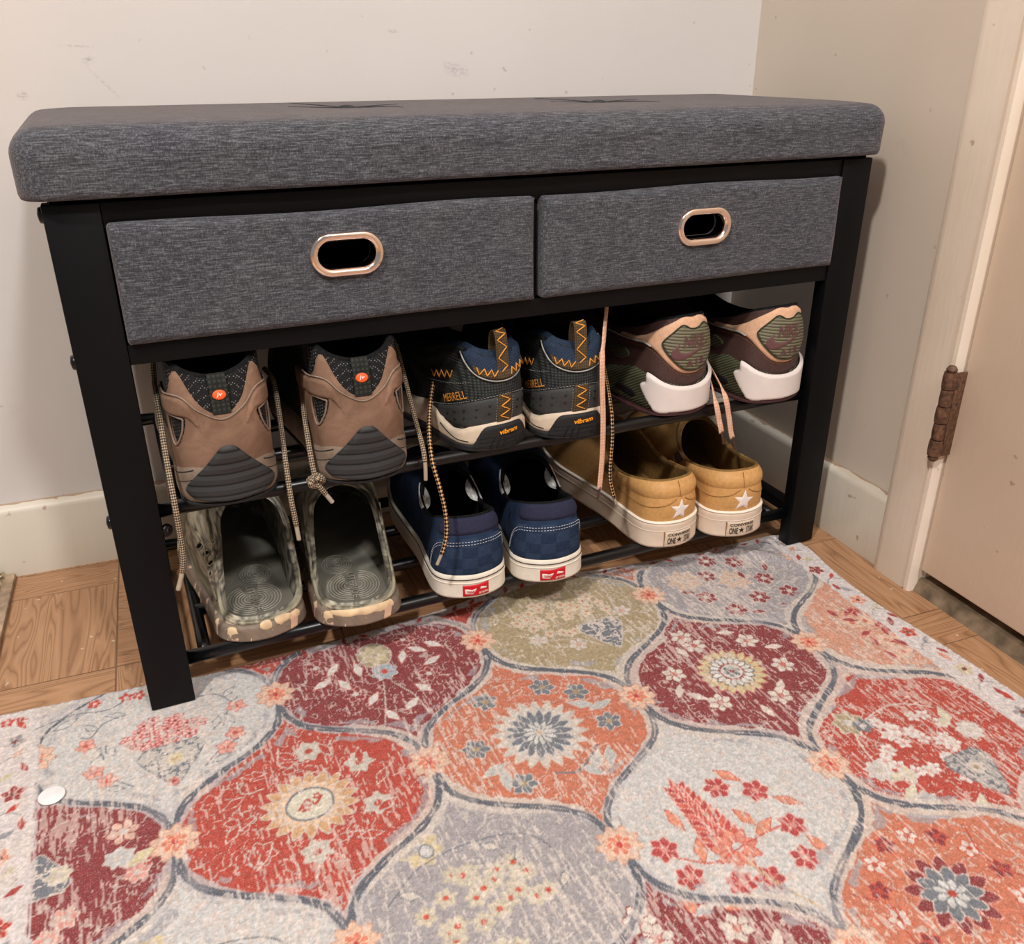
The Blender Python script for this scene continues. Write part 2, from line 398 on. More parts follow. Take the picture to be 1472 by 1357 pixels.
# padded seat
def rounded_block(a, b, nx, ny, nz, rv, rt, rb, topf=None):
    """box with radius rv on upright edges, rt at the top edge and rb at the bottom edge"""
    a = np.array(a); b = np.array(b); bmx = bmesh.new(); idx = {}; V = []; F = []
    def vid(i, j, k):
        key = (i, j, k)
        if key not in idx:
            u = np.array([i / nx, j / ny, k / nz])
            for q, n_ in ((0, nx), (1, ny)):                      # cluster towards the edges
                pass
            p = a + (b - a) * u
            r = rt if u[2] > .5 else rb
            # vertical roundness
            zc = np.clip(p[2], a[2] + rb, b[2] - rt); dz = p[2] - zc
            mx = np.clip(p[0], a[0] + rv, b[0] - rv); my = np.clip(p[1], a[1] + rv, b[1] - rv)
            d = np.array([p[0] - mx, p[1] - my]); 
            # superellipse plan corner
            m_ = max(abs(d[0]), abs(d[1])); l = np.linalg.norm(d)
            if l > 1e-9: d = d * (m_ / l)
            # distance from plan border (0 at the border .. rv inside)
            t_ = m_ / rv                                        # 1 at border
            if k == 0 or k == nz:
                inset_r = rt if k == nz else rb
                db = rv - m_                                     # distance inside border
                if db < inset_r:
                    th = (1 - db / inset_r) * PI / 4
                    s_in = inset_r * (1 - math.sin(th)); dzz = inset_r * (1 - math.cos(th))
                    if m_ > 1e-9: d = d / m_ * (rv - s_in)
                    z = (b[2] - dzz) if k == nz else (a[2] + dzz)
                else: z = p[2]
            else:
                # side wall
                z = a[2] + rb * .29 + (b[2] - rt * .29 - a[2] - rb * .29) * k / nz
                if z > b[2] - rt: 
                    c = (z - (b[2] - rt)) / rt; s_in = rt * (1 - math.sqrt(max(0, 1 - c * c)))
                elif z < a[2] + rb:
                    c = ((a[2] + rb) - z) / rb; s_in = rb * (1 - math.sqrt(max(0, 1 - c * c)))
                else: s_in = 0
                if m_ > 1e-9: d = d / m_ * (rv - s_in)
            q = np.array([mx + d[0], my + d[1], z])
            if topf is not None: q = topf(q, k / nz)
            idx[key] = len(V); V.append(q)
        return idx[key]
    for i in range(nx):
        for j in range(ny):
            F.append((vid(i, j, nz), vid(i + 1, j, nz), vid(i + 1, j + 1, nz), vid(i, j + 1, nz)))
            F.append((vid(i, j, 0), vid(i, j + 1, 0), vid(i + 1, j + 1, 0), vid(i + 1, j, 0)))
    for i in range(nx):
        for k in range(nz):
            F.append((vid(i, 0, k), vid(i + 1, 0, k), vid(i + 1, 0, k + 1), vid(i, 0, k + 1)))
            F.append((vid(i, ny, k), vid(i, ny, k + 1), vid(i + 1, ny, k + 1), vid(i + 1, ny, k)))
    for j in range(ny):
        for k in range(nz):
            F.append((vid(0, j, k), vid(0, j, k + 1), vid(0, j + 1, k + 1), vid(0, j + 1, k)))
            F.append((vid(nx, j, k), vid(nx, j + 1, k), vid(nx, j + 1, k + 1), vid(nx, j, k + 1)))
    return V, F
TUFTS = [(.272, .152), (.5415, .140)]
def seat_top(p, u):
    x, y, z = p
    ex = max(0, min(1, min(x + .0117, .8035 - x) / .05)); ey = max(0, min(1, min(y + .012, .282 - y) / .05))
    w = min(1, u * 1.3) 
    z += .0035 * math.sin(ex * PI / 2) * math.sin(ey * PI / 2) * (1 if u > .99 else 0)
    if u > .6:
        for tx, ty in TUFTS:
            dx, dy = x - tx, y - ty; r = math.hypot(dx, dy)
            z -= .0022 * math.exp(-(r / .040) ** 2)
            ang = math.atan2(dy, dx)
            z -= .0010 * math.exp(-(r / .06) ** 2) * (max(0, math.cos(2 * ang + .9)) ** 30 + .7 * max(0, math.cos(ang - .1)) ** 40)
    x -= 0
    # slightly uneven upholstered sides
    k = .0008 * math.sin(x * 37) * math.cos(z * 60)
    if u < .99 and y < 0: y += k
    return np.array([x, y, z])
V, F = rounded_block((-.0130, -.0125, .4700), (.8075, .283, .5190), 330, 120, 12, .020, .019, .004, seat_top)
seat = mk('seat_cushion', V, F, M['fabric'], bench); seat['label'] = 'charcoal heathered fabric seat pad'
M['tuft'] = plain('tuft_shade_dark', (56, 55, 58), .9, .1, var=.2, bump=.2)  # shade of the tuft folds, put into a dark colour
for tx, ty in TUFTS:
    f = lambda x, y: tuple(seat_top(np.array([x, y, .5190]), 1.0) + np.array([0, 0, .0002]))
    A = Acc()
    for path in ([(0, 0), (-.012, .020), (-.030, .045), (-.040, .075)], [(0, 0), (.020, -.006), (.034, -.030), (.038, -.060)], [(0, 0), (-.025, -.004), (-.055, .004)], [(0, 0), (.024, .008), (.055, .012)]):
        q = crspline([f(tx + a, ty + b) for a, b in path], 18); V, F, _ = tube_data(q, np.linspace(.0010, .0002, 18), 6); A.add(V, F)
    A.build('tuft_fold_shade', M['tuft'], seat)  # thin dark tubes standing for the shade in the folds
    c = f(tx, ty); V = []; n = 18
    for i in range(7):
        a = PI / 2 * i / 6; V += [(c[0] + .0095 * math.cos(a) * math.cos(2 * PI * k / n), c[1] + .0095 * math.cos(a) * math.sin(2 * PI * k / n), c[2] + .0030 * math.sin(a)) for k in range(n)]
    mk('tuft_pinch_shade', V, [(i * n + k, i * n + (k + 1) % n, (i + 1) * n + (k + 1) % n, (i + 1) * n + k) for i in range(6) for k in range(n)], M['tuft'], seat, True)  # dark dome added for the deep shade at the pinch, no real button
box('seat_base', (.006, .004, .4663), (W - .006, .268, .4704), M['dark_hole'], bench, .0005)

# drawers: fabric face + box, with an oval rose-gold grommet round a hand hole
def stadium(cx, cz, hx, hz, n=15):
    P = []
    for k in range(n + 1):
        a = -PI / 2 + PI * k / n; P.append((cx + hx - hz + hz * math.cos(a), cz + hz * math.sin(a)))
    for k in range(n + 1):
        a = PI / 2 + PI * k / n; P.append((cx - hx + hz + hz * math.cos(a), cz + hz * math.sin(a)))
    return P
def inside(px, py, poly):
    poly = np.asarray(poly); x0, y0 = poly[:, 0], poly[:, 1]; x1, y1 = np.roll(x0, -1), np.roll(y0, -1)
    c = np.zeros(np.shape(px), bool)
    for a, b, e, g in zip(x0, y0, x1, y1):
        if b == g: continue
        c ^= ((b > py) != (g > py)) & (px < (e - a) * (py - b) / (g - b) + a)
    return c
def cdt(loops, spacing, hole_loops=()):
    """triangulate polygon loops with an even interior grid; returns 2-D verts, faces and distance to the border"""
    pts = []; edges = []
    for L in list(loops) + list(hole_loops):
        o = len(pts); pts += [tuple(p) for p in L]; edges += [(o + i, o + (i + 1) % len(L)) for i in range(len(L))]
    B = np.array(pts); nb = len(B)
    x0, y0 = B.min(0); x1, y1 = B.max(0)
    gx, gy = np.meshgrid(np.arange(x0 + spacing / 2, x1, spacing), np.arange(y0 + spacing / 2, y1, spacing)); gx = gx.ravel(); gy = gy.ravel()
    gx = gx + RNG.uniform(-.05, .05, gx.shape) * spacing
    ok = np.zeros(gx.shape, bool)
    for L in loops: ok ^= inside(gx, gy, L)
    for L in hole_loops: ok &= ~inside(gx, gy, L)
    gx, gy = gx[ok], gy[ok]
    E0 = B[[e[0] for e in edges]]; E1 = B[[e[1] for e in edges]]
    def dist(px, py):
        d = np.full(px.shape, 9.0)
        for a, b in zip(E0, E1):
            ab = b - a; L2 = ab @ ab + 1e-18; t_ = np.clip(((px - a[0]) * ab[0] + (py - a[1]) * ab[1]) / L2, 0, 1)
            d = np.minimum(d, np.hypot(px - a[0] - t_ * ab[0], py - a[1] - t_ * ab[1]))
        return d
    dg = dist(gx, gy); keep = dg > spacing * .4; gx, gy, dg = gx[keep], gy[keep], dg[keep]
    co = [Vector(p) for p in pts] + [Vector((float(a), float(b))) for a, b in zip(gx, gy)]
    r = geometry.delaunay_2d_cdt(co, edges, [], 0, 1e-9)
    V2 = np.array([tuple(v) for v in r[0]]); F2 = [tuple(f) for f in r[2]]
    cen = np.array([V2[list(f)].mean(0) for f in F2]); okf = np.zeros(len(F2), bool)
    for L in loops: okf ^= inside(cen[:, 0], cen[:, 1], L)
    for L in hole_loops: okf &= ~inside(cen[:, 0], cen[:, 1], L)
    F2 = [f for f, k in zip(F2, okf) if k]
    # counter-clockwise
    out = []
    for f in F2:
        a, b, c = V2[f[0]], V2[f[1]], V2[f[2]]
        out.append(f if (b[0] - a[0]) * (c[1] - a[1]) - (b[1] - a[1]) * (c[0] - a[0]) > 0 else tuple(reversed(f)))
    return V2, out, dist(V2[:, 0], V2[:, 1])
def rrect(x0, z0, x1, z1, r, n=6, step=.01):
    P = []
    for cx, cz, a0 in ((x1 - r, z0 + r, -PI / 2), (x1 - r, z1 - r, 0), (x0 + r, z1 - r, PI / 2), (x0 + r, z0 + r, PI)):
        for k in range(n + 1): P.append((cx + r * math.cos(a0 + PI / 2 * k / n), cz + r * math.sin(a0 + PI / 2 * k / n)))
    Q = []
    for i, p in enumerate(P):
        q = P[(i + 1) % len(P)]; m_ = max(1, int(math.dist(p, q) / step))
        Q += [(p[0] + (q[0] - p[0]) * k / m_, p[1] + (q[1] - p[1]) * k / m_) for k in range(m_)]
    return Q
def drawer(x0, x1, z0, z1, hx, hz, lab):
    hole = stadium(hx, hz, .0245, .0115)
    V2, F2, dd = cdt([rrect(x0, z0, x1, z1, .004)], .0042, [hole[::-1]])
    n2 = len(V2); fr_ = []; dh = np.array([min(math.dist(p, q) for q in hole) for p in V2])
    for p, dv in zip(V2, dd):
        db = min(p[0] - x0, x1 - p[0], p[1] - z0, z1 - p[1]); r = .005
        off = 0 if db >= r else r * (1 - math.sqrt(max(0, 1 - (1 - db / r) ** 2)))
        wob = .0006 * math.sin(p[0] * 31 + p[1] * 50)
        fr_.append((p[0], -.0065 + off + wob, p[1] + .0010 * math.sin(p[0] * 24) * (p[1] - z0) / (z1 - z0)))
    V = list(fr_); F = list(F2)
    # border and hole walls running back
    cnt = {}
    for f in F2:
        for i in range(3): cnt[(f[i], f[(i + 1) % 3])] = 1
    for (i, j) in list(cnt):
        if (j, i) not in cnt:
            b = len(V); V += [(fr_[i][0], .0095, fr_[i][2]), (fr_[j][0], .0095, fr_[j][2])]; F.append((j, i, b, b + 1))
    # box body behind the face
    dw = mk('drawer', V, F, M['fabric'], bench, True); dw.data.set_sharp_from_angle(angle=math.radians(60)); dw['label'] = lab
    g = Acc()
    o_ = stadium(hx, hz, .0318, .0185, 20); i_ = stadium(hx, hz, .0238, .0108, 20); n = len(o_); V = []; F = []
    prof = [(1.0, -.0062), (.97, -.0092), (.80, -.0108), (.45, -.0108), (.22, -.0098), (.06, -.0075), (.0, -.0040), (.0, .006)]
    for w, y in prof:
        for (a, b), (c, e) in zip(o_, i_): V.append((c + (a - c) * w, y, e + (b - e) * w))
    for k in range(len(prof) - 1):
        for j in range(n): F.append((k * n + j, k * n + (j + 1) % n, (k + 1) * n + (j + 1) % n, (k + 1) * n + j))
    gg = mk('grommet', V, F, M['rose'], dw, True, flip=True); gg['label'] = 'shiny rose gold oval grommet round a hand hole'
    bx = bmesh.new(); 
    for a, b in (((x0 + .004, .009, z0 + .002), (x1 - .004, .24, z0 + .004)), ((x0 + .004, .009, z0 + .004), (x0 + .006, .24, z1 - .004)), ((x1 - .006, .009, z0 + .004), (x1 - .004, .24, z1 - .004)), ((x0 + .004, .238, z0 + .004), (x1 - .004, .24, z1 - .004))):
        add_box(bx, a, b)
    from_bm('drawer_box', bx, M['dark_hole'], dw, False)
drawer(.0412, .3985, .3562, .4505, .2222, .4145, 'left charcoal fabric drawer')
drawer(.4055, .7585, .3562, .4505, .5838, .4112, 'right charcoal fabric drawer')

# ------------------------------------------------------------------ shoe kit
CR_ = np.array([math.cos(.4246), math.sin(.4246)])
def at(u, v, y):
    """world point seen at photo pixel (u, v) on the upright plane y"""
    R_ = np.array(cam_o.rotation_euler.to_matrix()); d_ = R_ @ np.array([(u - CX) / F_PX, -(v - CY) / F_PX, -1.0])
    c = np.array(CAM_POS); return c + d_ * (y - c[1]) / d_[1]
def mirror(h9, bend=None):
    h = [np.array(p, float) for p in h9]
    return np.array(h + [p * (-1, 1, 1) for p in h[7:0:-1]])
class Body:
    """shoe shell: closed rings of 16 stations from the heel round to the toe and back; t = station, v = ring"""
    def __init__(s, L, hw, rim, side, z1=.028, heel_bulge=.003, lean=1.9, toe_h=.05, nlev=5, rshift=0.0, waist=.98, ball=1.36, fore=1.18, bend=.012, flare=0.0, vamp=1.0):
        X = [0, .62, .95, 1.0, waist, fore, ball, ball * .76, 0]; Y = [0, .0065, .021, .05, L * .33, L * .53, L * .72, L * .92, L]
        base = np.array([(x * hw, y, 0.) for x, y in zip(X, Y)])
        rim = np.array(rim, float); rim[:, 0] *= hw
        b = np.array([0, 0, 0, .05, .3, .7, 1, 1, 1.]) * vamp
        rings = [base.copy(), base.copy()]; rings[1][:, 2] = z1
        rings[0][:, 0] *= 1 + flare; rings[0][0:3, 1] -= flare * hw * .6
        for q in np.linspace(0, 1, nlev)[1:]:
            r = base.copy()
            ww = q ** lean; wv = 1 - math.cos(q * PI / 2); zw = q; zv = math.sin(q * PI / 2)
            w_ = ww * (1 - b) + wv * b; zz = zw * (1 - b) + zv * b
            r[:, :2] += (rim[:, :2] - base[:, :2]) * w_[:, None]
            r[:, 2] = z1 + (rim[:, 2] - z1) * zz
            r[:3, 1] -= heel_bulge * math.sin(PI * q) * np.array([1, .8, .3])
            rings.append(r)
        s.side = side; s.L = L; s.hw = hw; s.bendk = bend
        s.P = np.array([mirror(r) for r in rings])
        sh = np.linspace(0, 1, s.P.shape[0])[:, None] ** 1.5 * np.clip(s.P[:, :, 1] / .10, 0, 1) * np.clip((L - s.P[:, :, 1]) / .10, 0, 1); s.P[:, :, 0] += -side * rshift * sh; s.P[:, :, 0] += s.bend(s.P[:, :, 1])
        s.nr, s.N = s.P.shape[:2]; s._table()
    def bend(s, y): return -s.side * s.bendk * np.clip(np.asarray(y) / s.L, 0, 1.1) ** 1.6
    @staticmethod
    def _w(f):
        return np.stack([.5 * (-f + 2 * f ** 2 - f ** 3), .5 * (2 - 5 * f ** 2 + 3 * f ** 3), .5 * (f + 4 * f ** 2 - 3 * f ** 3), .5 * (-f ** 2 + f ** 3)], -1)
    def S(s, t, v):
        t = np.asarray(t, float); v = np.clip(np.asarray(v, float), 0, s.nr - 1)
        i = np.floor(t).astype(int); f = t - i; j = np.minimum(np.floor(v).astype(int), s.nr - 2); g = v - j
        wt, wv = s._w(f), s._w(g); out = 0
        for a in range(4):
            for b_ in range(4):
                out = out + (wv[..., a] * wt[..., b_])[..., None] * s.P[np.clip(j + a - 1, 0, s.nr - 1), (i + b_ - 1) % s.N]
        return out
    def Nrm(s, t, v):
        e = .02; v = np.clip(v, e, s.nr - 1 - e)
        n = np.cross(s.S(t + e, v) - s.S(t - e, v), s.S(t, v + e) - s.S(t, v - e))
        return n / (np.linalg.norm(n, axis=-1)[..., None] + 1e-12)
    def _table(s):
        n = 640; s.tt = np.linspace(-8, 8, n + 1); p = s.S(s.tt, np.full(n + 1, 1.6)); 
        d = np.r_[0, np.cumsum(np.linalg.norm(np.diff(p, axis=0), axis=1))]; s.aa = d - np.interp(0, s.tt, d)
        s.vg = np.linspace(0, s.nr - 1, 60); T, V_ = np.meshgrid(s.tt, s.vg, indexing='ij'); s.zt = np.maximum.accumulate(s.S(T, V_)[..., 2], axis=1)
    def tv(s, a, h):
        a = np.atleast_1d(np.asarray(a, float)); h = np.atleast_1d(np.asarray(h, float)); t = np.interp(a, s.aa, s.tt)
        k = np.clip(np.round((t + 8) / 16 * 640).astype(int), 0, 640)
        v = np.array([np.interp(hh, s.zt[kk], s.vg) for hh, kk in zip(h, k)]); return t, v
    def at(s, a, h, off=0.0):
        t, v = s.tv(a, h); return s.S(t, v) + s.Nrm(t, v) * np.asarray(off).reshape(-1, 1)
    def zrim(s, a): 
        t = np.interp(a, s.aa, s.tt); return s.S(t, np.full(np.shape(t), s.nr - 1.0))[..., 2]
    # --- meshes
    def shell(s, name, mat, parent, h0=.0, nt=128, nv=34, off=0.0):
        t = np.linspace(-8, 8, nt, endpoint=False); v0 = np.array([np.interp(h0, s.zt[int(round((x + 8) * 40))], s.vg) for x in t])
        V = []; UV = []
        a_ = np.interp(t, s.tt, s.aa)
        for j in range(nv + 1):
            v = v0 + (s.nr - 1 - v0) * j / nv; p = s.S(t, v) + s.Nrm(t, v) * off; V += list(p); UV += list(zip(a_, p[:, 2]))
        F = [(j * nt + i, j * nt + (i + 1) % nt, (j + 1) * nt + (i + 1) % nt, (j + 1) * nt + i) for j in range(nv) for i in range(nt)]
        return mk(name, V, F, mat, parent, True, UV)
    def band(s, name, mat, parent, h0, h1, off, a0=None, a1=None, nt=160, nv=10, edge=.25, flare=0.0, bottom=False, fl_h=.02):
        """strip round the shoe between heights h0(a) and h1(a), raised by off, rounded at its edges"""
        f = lambda h, a: np.interp(a, [p[0] for p in h], [p[1] for p in h]) if isinstance(h, list) else np.full(a.shape, float(h))
        closed = a0 is None
        a = np.linspace(s.aa[0], s.aa[-1], nt, endpoint=False) if closed else np.linspace(a0, a1, nt)
        H0, H1 = f(h0, a), f(h1, a); V = []; UV = []
        rows = [(0, 0)] if not bottom else []
        rows += [(q, 1 - (max(0, 1 - (1 - q) / edge) ** 2) * (1 if q > .5 else 0) - ((max(0, 1 - q / edge) ** 2) if not bottom and q < .5 else 0)) for q in np.linspace(0 if bottom else .03, .985, nv)] + [(1, 0)]
        for q, w_ in rows:
            h = H0 + (H1 - H0) * q; t, v = s.tv(a, h); o = off * w_ + flare * np.clip(1 - h / fl_h, 0, 1) ** 1.3
            if not closed: o = o * np.clip(np.minimum(np.arange(nt), nt - 1 - np.arange(nt)) / 2.0, 0, 1) ** .5
            p = s.S(t, v) + s.Nrm(t, v) * (o[:, None] if np.ndim(o) else o); V += list(p); UV += list(zip(a, h))
        m_ = len(rows); w1 = nt if closed else nt - 1
        F = [(j * nt + i, j * nt + (i + 1) % nt, (j + 1) * nt + (i + 1) % nt, (j + 1) * nt + i) for j in range(m_ - 1) for i in range(w1)]
        if bottom:
            b0 = len(V); c = []
            for i in range(nt):
                p = np.array(V[i]); y = min(max(p[1], .04), s.L - .05); c.append((float(s.bend(y)), y, p[2] + .0)); 
            for fq in (.6, .0):
                V += [tuple(np.array(c[i]) * (1 - fq) + np.array(V[i]) * fq) for i in range(nt)]; UV += [(0, 0)] * nt
            F += [(i, b0 + i, b0 + (i + 1) % nt, (i + 1) % nt) for i in range(w1)] + [(b0 + i, b0 + nt + i, b0 + nt + (i + 1) % nt, b0 + (i + 1) % nt) for i in range(w1)]
        return mk(name, V, F, mat, parent, True, UV)
    def patch(s, name, mat, parent, loop, thick, holes=(), smooth_n=0, edge=None, sp=None, base=0.0):
        """pillow-edged panel laid on the shell; loop in (a, h) metres"""
        L = crspline(loop, smooth_n, True) if smooth_n else np.array(loop, float)
        Hs = [crspline(h, 30, True) for h in holes]
        ext = max(np.ptp(L[:, 0]), np.ptp(L[:, 1])); sp = sp or max(.0012, ext / 46); edge = edge or max(thick * 1.2, .0012)
        L = s._dens(L, sp * 1.2); area = sum(L[i][0] * L[(i + 1) % len(L)][1] - L[(i + 1) % len(L)][0] * L[i][1] for i in range(len(L)))
        if area < 0: L = L[::-1]
        V2, F2, dd = cdt([L], sp, Hs)
        q = np.clip(dd / edge, 0, 1); o = base + thick * np.sqrt(np.clip(1 - (1 - q) ** 2, 0, 1))
        t, v = s.tv(V2[:, 0], V2[:, 1]); p = s.S(t, v) + s.Nrm(t, v) * (o - .0002)[:, None]
        return mk(name, p, F2, mat, parent, True, V2)
    @staticmethod
    def _dens(L, sp):
        out = []
        for i in range(len(L)):
            a, b = L[i], L[(i + 1) % len(L)]; k = max(1, int(np.linalg.norm(b - a) / sp)); out += [a + (b - a) * j / k for j in range(k)]
        return np.array(out)
    def line(s, name, mat, parent, path, r, off=.0004, n=60, spline=True, seg=6):
        p = crspline(path, n) if spline else np.array(path, float)
        if not spline:
            q = [];  
            for a, b in zip(p[:-1], p[1:]): q += [a + (b - a) * k / 5 for k in range(5)]
            p = np.array(q + [p[-1]])
        return tube(name, s.at(p[:, 0], p[:, 1], np.full(len(p), off)), r, mat, parent, seg)
    def stitch(s, name, mat, parent, path, dash=.0022, gap=.0013, r=.00038, off=.0006, n=90):
        p = crspline(path, n); w3 = s.at(p[:, 0], p[:, 1], np.full(n, off)); d = np.r_[0, np.cumsum(np.linalg.norm(np.diff(w3, axis=0), axis=1))]
        A = Acc(); u = 0
        while u + dash < d[-1]:
            pts = [[np.interp(u + dash * k / 2, d, w3[:, c]) for c in range(3)] for k in range(3)]
            V, F, _ = tube_data(pts, [r * .6, r, r * .6], 5); A.add(V, F); u += dash + gap
        return A.build(name, mat, parent)
    def text(s, name, body, mat, parent, a, h, wd, ht, rot=0, off=.0009, shear=0, bold=0.0):
        V2, F2 = text_mesh(body, shear, bold)
        V2 = (V2 - (V2.max(0) + V2.min(0)) / 2) / np.ptp(V2, axis=0) * (wd, ht)
        c, q = math.cos(rot), math.sin(rot); A = a + V2[:, 0] * c - V2[:, 1] * q; Hh = h + V2[:, 0] * q + V2[:, 1] * c
        return mk(name, s.at(A, Hh, np.full(len(A), off)), F2, mat, parent, False)
    def lining(s, parent, mat, insole_mat, depth=.022, lip=.0025, lip_mat=None, insole=True, mid=.92):
        rim = s.P[-1]; 
        def inset(r, d, dz=0.0):
            o = r.copy(); y = np.clip(r[:, 1], min(.045, s.L * .2), np.max(r[:, 1]) - .045); c = np.stack([s.bend(y), y, r[:, 2]], 1); v = c - r; l = np.linalg.norm(v, axis=1)[:, None]
            o += v / (l + 1e-9) * np.minimum(d, l * .8); o[:, 2] += dz; return o
        R1 = s.P[s.nr - 2]; b0 = inset(s.P[1], .0050); b0[:, 2] = depth
        m1 = inset(s.P[2], .0050); m1[:, 2] = np.minimum(m1[:, 2], rim[:, 2] - .006)
        m2 = inset(s.P[3], .0050); m2[:, 2] = np.minimum(m2[:, 2] - .002, rim[:, 2] - .004)
        rings = [rim.copy(), inset(rim, lip * .5, lip * .45), inset(rim, lip, .0), inset(rim, lip * 1.15, -lip * 1.1), m2, m1, b0]
        Q = Body.__new__(Body); Q.P = np.array(rings); Q.nr, Q.N = Q.P.shape[:2]
        nt, nv = 112, 36; V = []; 
        for j in range(nv + 1): V += list(Q.S(np.linspace(-8, 8, nt, endpoint=False), np.full(nt, (Q.nr - 1) * j / nv)))
        F = [(j * nt + i, j * nt + (i + 1) % nt, (j + 1) * nt + (i + 1) % nt, (j + 1) * nt + i) for j in range(nv) for i in range(nt)]
        lin_ = mk('lining', V, F, mat, parent, True)
        if insole:
            V = []; ring = Q.S(np.linspace(-8, 8, nt, endpoint=False), np.full(nt, Q.nr - 1.0)); y = np.clip(ring[:, 1], .04, s.L - .05); c = np.stack([s.bend(y), y, ring[:, 2]], 1)
            for k in range(9):
                q = k / 8; p = ring + (c - ring) * q; p[:, 2] = depth - .003 * (1 - (1 - q) ** 3); V += list(p)
            F = [(j * nt + i, j * nt + (i + 1) % nt, (j + 1) * nt + (i + 1) % nt, (j + 1) * nt + i) for j in range(8) for i in range(nt)]
            mk('insole', V, F, insole_mat, parent, True)
        return lin_
def text_mesh(body, shear=0, bold=0.0):
    cu = bpy.data.curves.new('lettering', 'FONT'); cu.body = body; cu.size = 1; cu.resolution_u = 3; cu.shear = shear; cu.offset = bold; cu.fill_mode = 'FRONT'
    o = bpy.data.objects.new('lettering', cu); me = o.to_mesh()
    V = np.array([v.co[:2] for v in me.vertices]); F = [tuple(p.vertices) for p in me.polygons]; o.to_mesh_clear()
    bpy.data.objects.remove(o); bpy.data.curves.remove(cu)
    # every letter faces outwards
    out = []
    for f in F:
        p = V[list(f)]; a = sum(p[i][0] * p[(i + 1) % len(p)][1] - p[(i + 1) % len(p)][0] * p[i][1] for i in range(len(p))); out.append(f if a > 0 else tuple(reversed(f)))
    return V, out
def star_loop(a, h, R, rot=0, k=.40):
    return [(a + (R if i % 2 == 0 else R * k) * math.sin(rot + PI * i / 5), h + (R if i % 2 == 0 else R * k) * math.cos(rot + PI * i / 5)) for i in range(10)]
def sym(half):
    """mirror a half outline (right side, top to bottom) into a closed loop"""
    return list(half) + [(-a, h) for a, h in reversed(half) if abs(a) > 1e-6]
def zig(a0, h0, a1, h1, n, w):
    d = np.array([a1 - a0, h1 - h0]); p = np.array([-d[1], d[0]]) / np.linalg.norm(d)
    return [tuple(np.array([a0, h0]) + d * k / n + p * w * (1 if k % 2 else -1)) for k in range(n + 1)]

# --- shoe materials
def marble(name, cols, sc=14, dist=2.2, rough=.5, zpaint=False):
    t = NT(name, rough, .35); v = t.coord(scale=(1, .6, 1)); n = t.noise(v, sc, 2, .45, dist)
    st = [(.30 + .42 * i / (len(cols) - 1), c) for i, c in enumerate(cols)]; c = t.ramp(n, st)
    t.base(c); t.bump(t.noise(t.coord(), 400, 2), .08, .0005); return t.m
def mesh_cloth(name, dark, dot, f=420, thr=.80, rough=.8):
    t = NT(name, rough, .3); v = t.coord(rot=(.0, .78, .0)); vo = t.new('ShaderNodeTexVoronoi', feature='F1'); t.l.new(v, vo.inputs['Vector']); vo.inputs['Scale'].default_value = f; vo.inputs['Randomness'].default_value = .25
    c = t.ramp(vo.outputs['Distance'], [(.16, dot), (.30, dark)]); t.base(c); t.bump(t.math('SUBTRACT', 1.0, vo.outputs['Distance']), .5, .001); return t.m
def braid(name, c0, c1, pitch=.0034, k=2.0, rough=.8):
    """round braided cord: diamonds from length/girth coordinates"""
    t = NT(name, rough, .25); uv = t.new('ShaderNodeTexCoord').outputs['UV']; x, y, z = t.sep(uv)
    u = t.math('DIVIDE', x, pitch)
    a = t.math('SINE', t.math('MULTIPLY', t.math('ADD', u, t.math('MULTIPLY', y, k)), 2 * PI)); b = t.math('SINE', t.math('MULTIPLY', t.math('SUBTRACT', u, t.math('MULTIPLY', y, k)), 2 * PI))
    s = t.math('MULTIPLY', a, b); c = t.ramp(t.math('MULTIPLY_ADD', s, .5, .5), [(.48, c0), (.60, c1)]); t.base(c); t.bump(s, .6, .0008); return t.m
def stripes(name, c0, c1, pitch, axis=1, rough=.6, depth=.5, skew=0.0, duty=.35):
    t = NT(name, rough, .35); uv = t.new('ShaderNodeTexCoord').outputs['UV']; xyz = t.sep(uv)
    u = t.math('DIVIDE', t.math('ADD', xyz[axis], t.math('MULTIPLY', xyz[1 - axis], skew)), pitch); f = t.math('PINGPONG', u, .5)
    f2 = t.math('MULTIPLY', f, 2.0); t.base(t.ramp(f2, [(duty - .12, c0), (duty + .12, c1)])); t.bump(f2, depth, .001); return t.m
def checks(name, c0, c1, p, rough=.95):
    t = NT(name, rough, .1); uv = t.new('ShaderNodeTexCoord').outputs['UV']; x, y, z = t.sep(uv)
    m_ = t.math('ABSOLUTE', t.math('MODULO', t.math('ADD', t.math('FLOOR', t.math('DIVIDE', t.math('ADD', x, .5 + p * .5), p)), t.math('FLOOR', t.math('DIVIDE', t.math('ADD', y, .5), p * .72))), 2.0))
    n = t.noise(t.coord(), 260, 3); c = t.mix(m_, t.ramp(n, [(.3, c0), (.7, tuple(v * 1.22 for v in c0))]), t.ramp(n, [(.3, c1), (.7, tuple(v * 1.18 for v in c1))])); t.base(c); t.bump(t.math('ADD', n, t.math('MULTIPLY', m_, .4)), .3, .0008); return t.m
def nubuck(name, c, c2):
    t = NT(name, .88, .12); v = t.coord(); n = t.noise(v, 34, 5, .6, .6); f = t.noise(v, 500, 2)
    cc = t.ramp(n, [(.3, c), (.5, c2), (.72, tuple(min(255, x * 1.16) for x in c2))]); t.base(cc); t.bump(t.math('ADD', n, t.math('MULTIPLY', f, .4)), .25, .0008); return t.m
M['nubuck'] = nubuck('brown_nubuck', (105, 80, 64), (128, 101, 84))
M['taupe'] = nubuck('taupe_midsole', (112, 96, 84), (134, 118, 104))
M['dkmesh'] = mesh_cloth('dotted_black_mesh', (16, 16, 18), (128, 124, 120), 460)
M['rubber'] = plain('black_rubber', (34, 34, 35), .7, .3, var=.15, scale=300, bump=.25)
